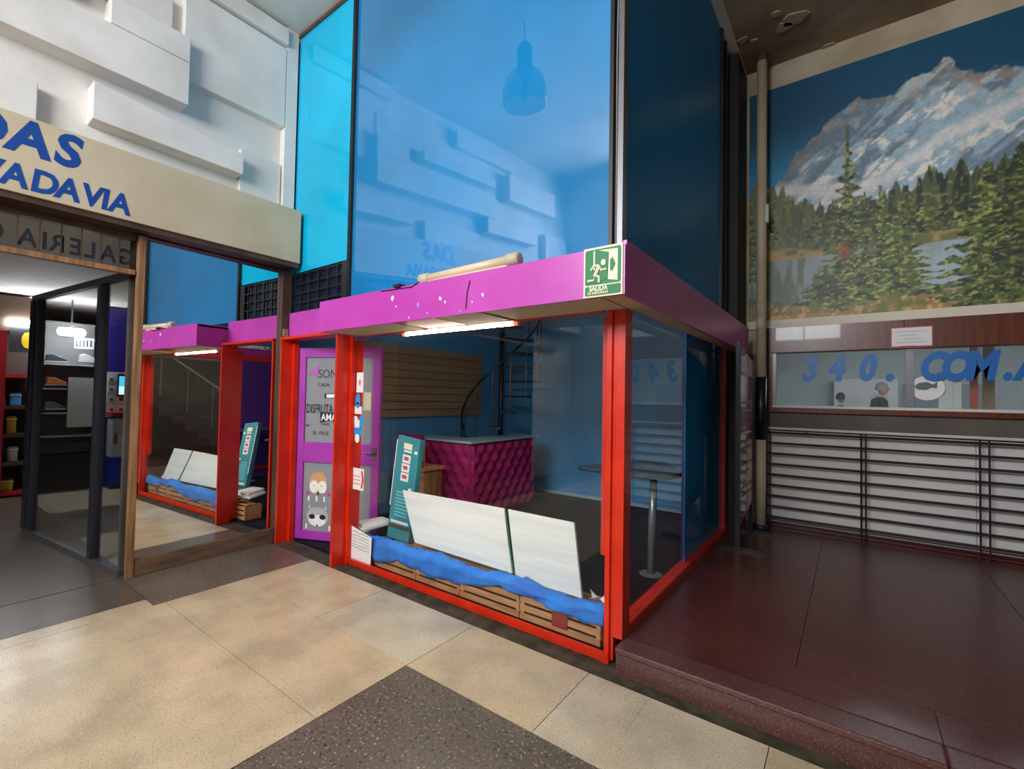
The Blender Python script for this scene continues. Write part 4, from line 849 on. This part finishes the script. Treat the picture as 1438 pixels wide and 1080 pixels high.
# ================================================================== PENDANT LAMPS (hang in the hall, mirrored in the blue glass)
def pendant(x, y, label):
    t = thing('pendant_lamp', label, 'lamp')
    MB().tube([(x, y, ZC-.001), (x, y, 5.18)], .006, 6).build('cord', M_ink, t)
    MB().lathe([(.001, 5.19), (.07, 5.19), (.085, 5.15), (.085, 4.93), (.10, 4.92)], (x, y, 0), 24).build('housing', M_dkgrey, t, smooth=True)
    MB().lathe([(.09, 4.92), (.19, 4.86), (.24, 4.74), (.25, 4.62), (.235, 4.54), (.225, 4.54)], (x, y, 0), 28).build('glass_shade', M_glass_lamp, t, smooth=True)
    MB().tube([(x, y, 4.92), (x, y, 4.64)], [.045, .04], 12).build('bulb', M_dkgrey, t, smooth=True)
pendant(-2.85, 1.0, 'unlit glass bell pendant lamp hanging before the blue glazing')
# ================================================================== PASSAGE BEYOND THE GLASS PARTITION
struct(box('ceiling_passage', -12.9, -4.95, -2.2, 5.0, 2.90, 3.0, M_ceil_w), 'pale ceiling of the passage beyond the transom', 'ceiling')
struct(box('wall_passage_far', -12.9, -12.7, -2.2, 5.0, 0, 2.9, mat('passage_brown', (74, 54, 42), .7)), 'dim brown far wall of the passage', 'wall')
struct(box('wall_passage_side', -12.7, -4.95, 4.9, 5.0, 0, 2.9, M_purplein), 'violet side wall of the passage shop', 'wall')
struct(box('wall_passage_near', -12.7, -4.95, -2.3, -2.2, 0, 2.9, M_grey), 'grey near wall of the passage', 'wall')
XP = -9.6
def pp(px, py): return onx(px, py, XP)
def pq(name, px0, py0, px1, py1, m, parent, d=.02, off=0.0):
    a = pp(px0, py1); b = pp(px1, py0); return box(name, XP+off, XP+off+d, min(a.y, b.y), max(a.y, b.y), a.z, b.z, m, parent)
# toy shop front (red)
ts = thing('toy_shop_shelving', 'red framed shop shelves crowded with bright toys beyond the partition', 'shelf')
ya, yb_ = pp(-60, 500).y, pp(46, 500).y
box('red_post', XP, XP+.08, pp(2, 500).y-.06, pp(8, 500).y, 0, 2.35, mat('shop_red', (176, 24, 30), .5), ts); 
for z in (.03, .45, .85, 1.25, 1.70): box('shelf', XP-.35, XP, ya, yb_, z, z+.05, mat('shop_red', (176, 24, 30), .5) if z in (.03, 1.70) else M_darkwood, ts)
box('back', XP-.40, XP-.36, ya, yb_, 0, 2.4, mat('shop_back', (60, 44, 36), .8), ts); box('header', XP-.35, XP, ya, yb_, 2.36, 2.86, mat('shop_header', (70, 50, 36), .6), ts)
tp = thing('dark_poster', 'black poster with a yellow splash above the toy shelves', 'poster'); pq('sheet', 12, 458, 44, 494, M_ink, tp, .004, .01); a = pp(38, 478); disc('yellow_splash', (XP+.0145, a.y, a.z), UY, UZ, .06, .12, mat('splash_yellow', (214, 178, 20), .6), tp, 9, .003)
tl2 = thing('toy_shop_lamp', 'lit tube above the dark poster in the toy shop', 'lamp'); pq('tube', 10, 451, 46, 457, M_tube2, tl2, .03, .02)
random.seed(14); tc_ = [(200, 90, 110), (60, 140, 200), (210, 70, 120), (120, 120, 110), (200, 170, 60), (80, 70, 60), (150, 60, 50), (170, 170, 160)]
for si, z in enumerate((.081, .501, .901, 1.301)):
    y = ya+.03; k = 0; prev = 'shelf end'
    while y < yb_-.16:
        wd = random.uniform(.08, .15); hh = random.uniform(.10, .28); i_ = random.randrange(8); cn = ['salmon', 'blue', 'pink', 'grey', 'yellow', 'brown', 'brick red', 'pale grey'][i_]
        t = thing('toy_box', ('tall ' if hh > .17 else 'short ' if hh < .15 else '')+cn+' toy box with '+('white' if k % 2 else 'black')+' band on '+['lowest', 'second', 'third', 'top'][si]+' red shelf beside '+prev, 'toy', 'toys on the red shop shelves')
        mt_ = mat('toy_'+cn, tc_[i_], .5); box('carton', XP-.30, XP-.10, y, y+wd, z, z+hh, mt_, t, bevel=.01); box('lid', XP-.305, XP-.095, y-.004, y+wd+.004, z+hh*.8, z+hh*.86, M_paper if k % 2 else M_ink, t)
        y += wd+random.uniform(.02, .06); k += 1; prev = cn+' box'
# shoe shelves behind the glass
sh_ = thing('shoe_shelving', 'pale shelving with shoes seen through the glass partition', 'shelf')
y0, y1 = pp(60, 500).y, pp(140, 500).y; Mshelf = mat('shelf_pale', (196, 200, 196), .5)
for py in (512, 546, 580, 612): z = pp(100, py).z; box('board', XP-.35, XP, y0, y1, z-.015, z+.005, Mshelf, sh_)
box('back', XP-.40, XP-.36, y0, y1, 0, 2.6, mat('shelf_back', (120, 120, 118), .6), sh_); box('dark_base', XP-.35, XP-.02, y0, y1, 0, .55, mat('base_dark', (44, 36, 36), .6), sh_)
pq('white_cabinet', 93, 531, 134, 600, M_panel, sh_, .03, .002)
lb = thing('light_sign', 'lit white strip with dark bars above the shoe shelves', 'sign'); pq('strip', 104, 476, 132, 489, M_paper, lb, .01, .002)
for k in range(5): pq('dark_bar', 106+k*5, 478, 108.5+k*5, 487, M_ink, lb, .004, .014)
ll = thing('shoe_shop_lamp', 'bright round lamp over the shoe shelves', 'lamp'); c = pp(98, 467); MB().lathe([(.001, -.05), (.14, -.05), (.16, 0), (.14, .05), (.001, .05)], (XP+.1, c.y, c.z), 18).build('bulb', M_tube2, ll, smooth=True); box('stem', XP+.09, XP+.11, c.y-.01, c.y+.01, c.z+.05, 2.9, M_alum, ll)
def shoe(px, py, col, lab, n):
    c = pp(px, py); t = thing('sneaker', lab, 'shoe', 'shoes on the pale shelves')
    m_ = MB(); k = 12; prof = [(-.14, .0), (.14, .0), (.145, .03), (.10, .05), (.03, .075), (-.05, .11), (-.13, .10), (-.14, .05)]
    m_.prism([(XP-.10, c.y+a*.8, c.z+b) for a, b in prof], (.08, 0, 0)).build('upper', mat('shoe_'+n, col, .6), t, bevel=.012); box('sole', XP-.103, XP-.017, c.y-.115, c.y+.12, c.z-.012, c.z, M_paper, t)
shoe(80, 507, (60, 66, 80), 'dark sneaker on the upper pale shelf', 'd'); shoe(126, 507, (210, 212, 210), 'white sneaker on the upper pale shelf', 'w'); shoe(80, 540, (206, 110, 50), 'orange sneaker on the middle pale shelf', 'o'); shoe(78, 574, (110, 112, 116), 'grey sneaker on the lower pale shelf', 'g')
# TV corner
tv = thing('wall_screen', 'small lit screen showing blue sea on the white card rack', 'screen'); pq('bezel', 163, 526, 186, 557, M_ink, tv, .03, .03); pq('display', 165, 529, 185, 554, emit('screen_blue', (70, 180, 220), 1.2), tv, .004, .061); pq('surf', 165, 543, 185, 554, emit('screen_pale', (190, 236, 240), 1.2), tv, .004, .066)
cr_ = thing('card_rack', 'white rack panel of small carded goods round the lit screen', 'rack'); pq('panel', 148, 524, 196, 586, mat('rack_white', (210, 210, 214), .5), cr_, .02, .0)
for i in range(4):
    for j in range(3):
        px = 151+j*13; py = 528+i*14
        if 1 <= j and i < 2: continue
        pq('card', px, py, px+9, py+9, M_paper, cr_, .006, .022); pq('goods', px+2, py+3, px+7, py+7, mat('goods_dark', (90, 80, 90), .6), cr_, .01, .029)
rs_ = thing('display_counter', 'glass display counter with a red top and blue base', 'counter'); pq('red_top', 148, 578, 198, 584, mat('shop_red', (176, 24, 30), .5), rs_, .30, .03)
a = pp(148, 640); b = pp(198, 586); box('case', XP+.03, XP+.32, a.y, b.y, a.z, b.z, mat('case_inside', (176, 186, 190), .3), rs_); box('blue_base', XP+.03, XP+.33, a.y, b.y, .08, a.z, mat('base_blue', (18, 46, 156), .4), rs_); box('plinth', XP+.05, XP+.31, a.y, b.y, 0, .08, M_ink, rs_)
for k in range(6): pq('boxed_item', 151+k*7, 606+(k % 2)*3, 156+k*7, 622, mat('item%d' % (k % 3), [(160, 60, 60), (200, 200, 196), (70, 70, 90)][k % 3], .5), rs_, .012, .322)
struct(box('wall_violet', XP-.25, XP-.01, pp(146, 500).y, pp(220, 500).y, 0, 2.88, mat('violet_blue', (38, 30, 120), .5)), 'deep violet blue wall above the card rack', 'wall')
# ================================================================== STAIR BEHIND THE CAMERA (seen mirrored in the shop window)
stc = thing('hall_staircase', 'dark staircase with a cream handrail along the brown side wall', 'staircase')
for k in range(12): box('step', 2.2, 3.4, -.9+.26*k, -.64+.26*k-.004, 0 if k < 2 else .18*k-.25, .18*(k+1), mat('stair_dark', (44, 38, 36), .5), stc)
MB().tube([(2.15, -.9, .98), (2.15, 2.2, 3.12)], .03, 8).build('handrail', M_beam, stc)
MB().tube([(2.15, -.9, .0), (2.15, -.9, 1.0)], .035, 8).build('newel_post', M_beam, stc)
for k in range(1, 6): MB().tube([(2.15, -.9+.52*k, .36*k), (2.15, -.9+.52*k, .98+.359*k)], .012, 6).build('rail_post', M_beam, stc)
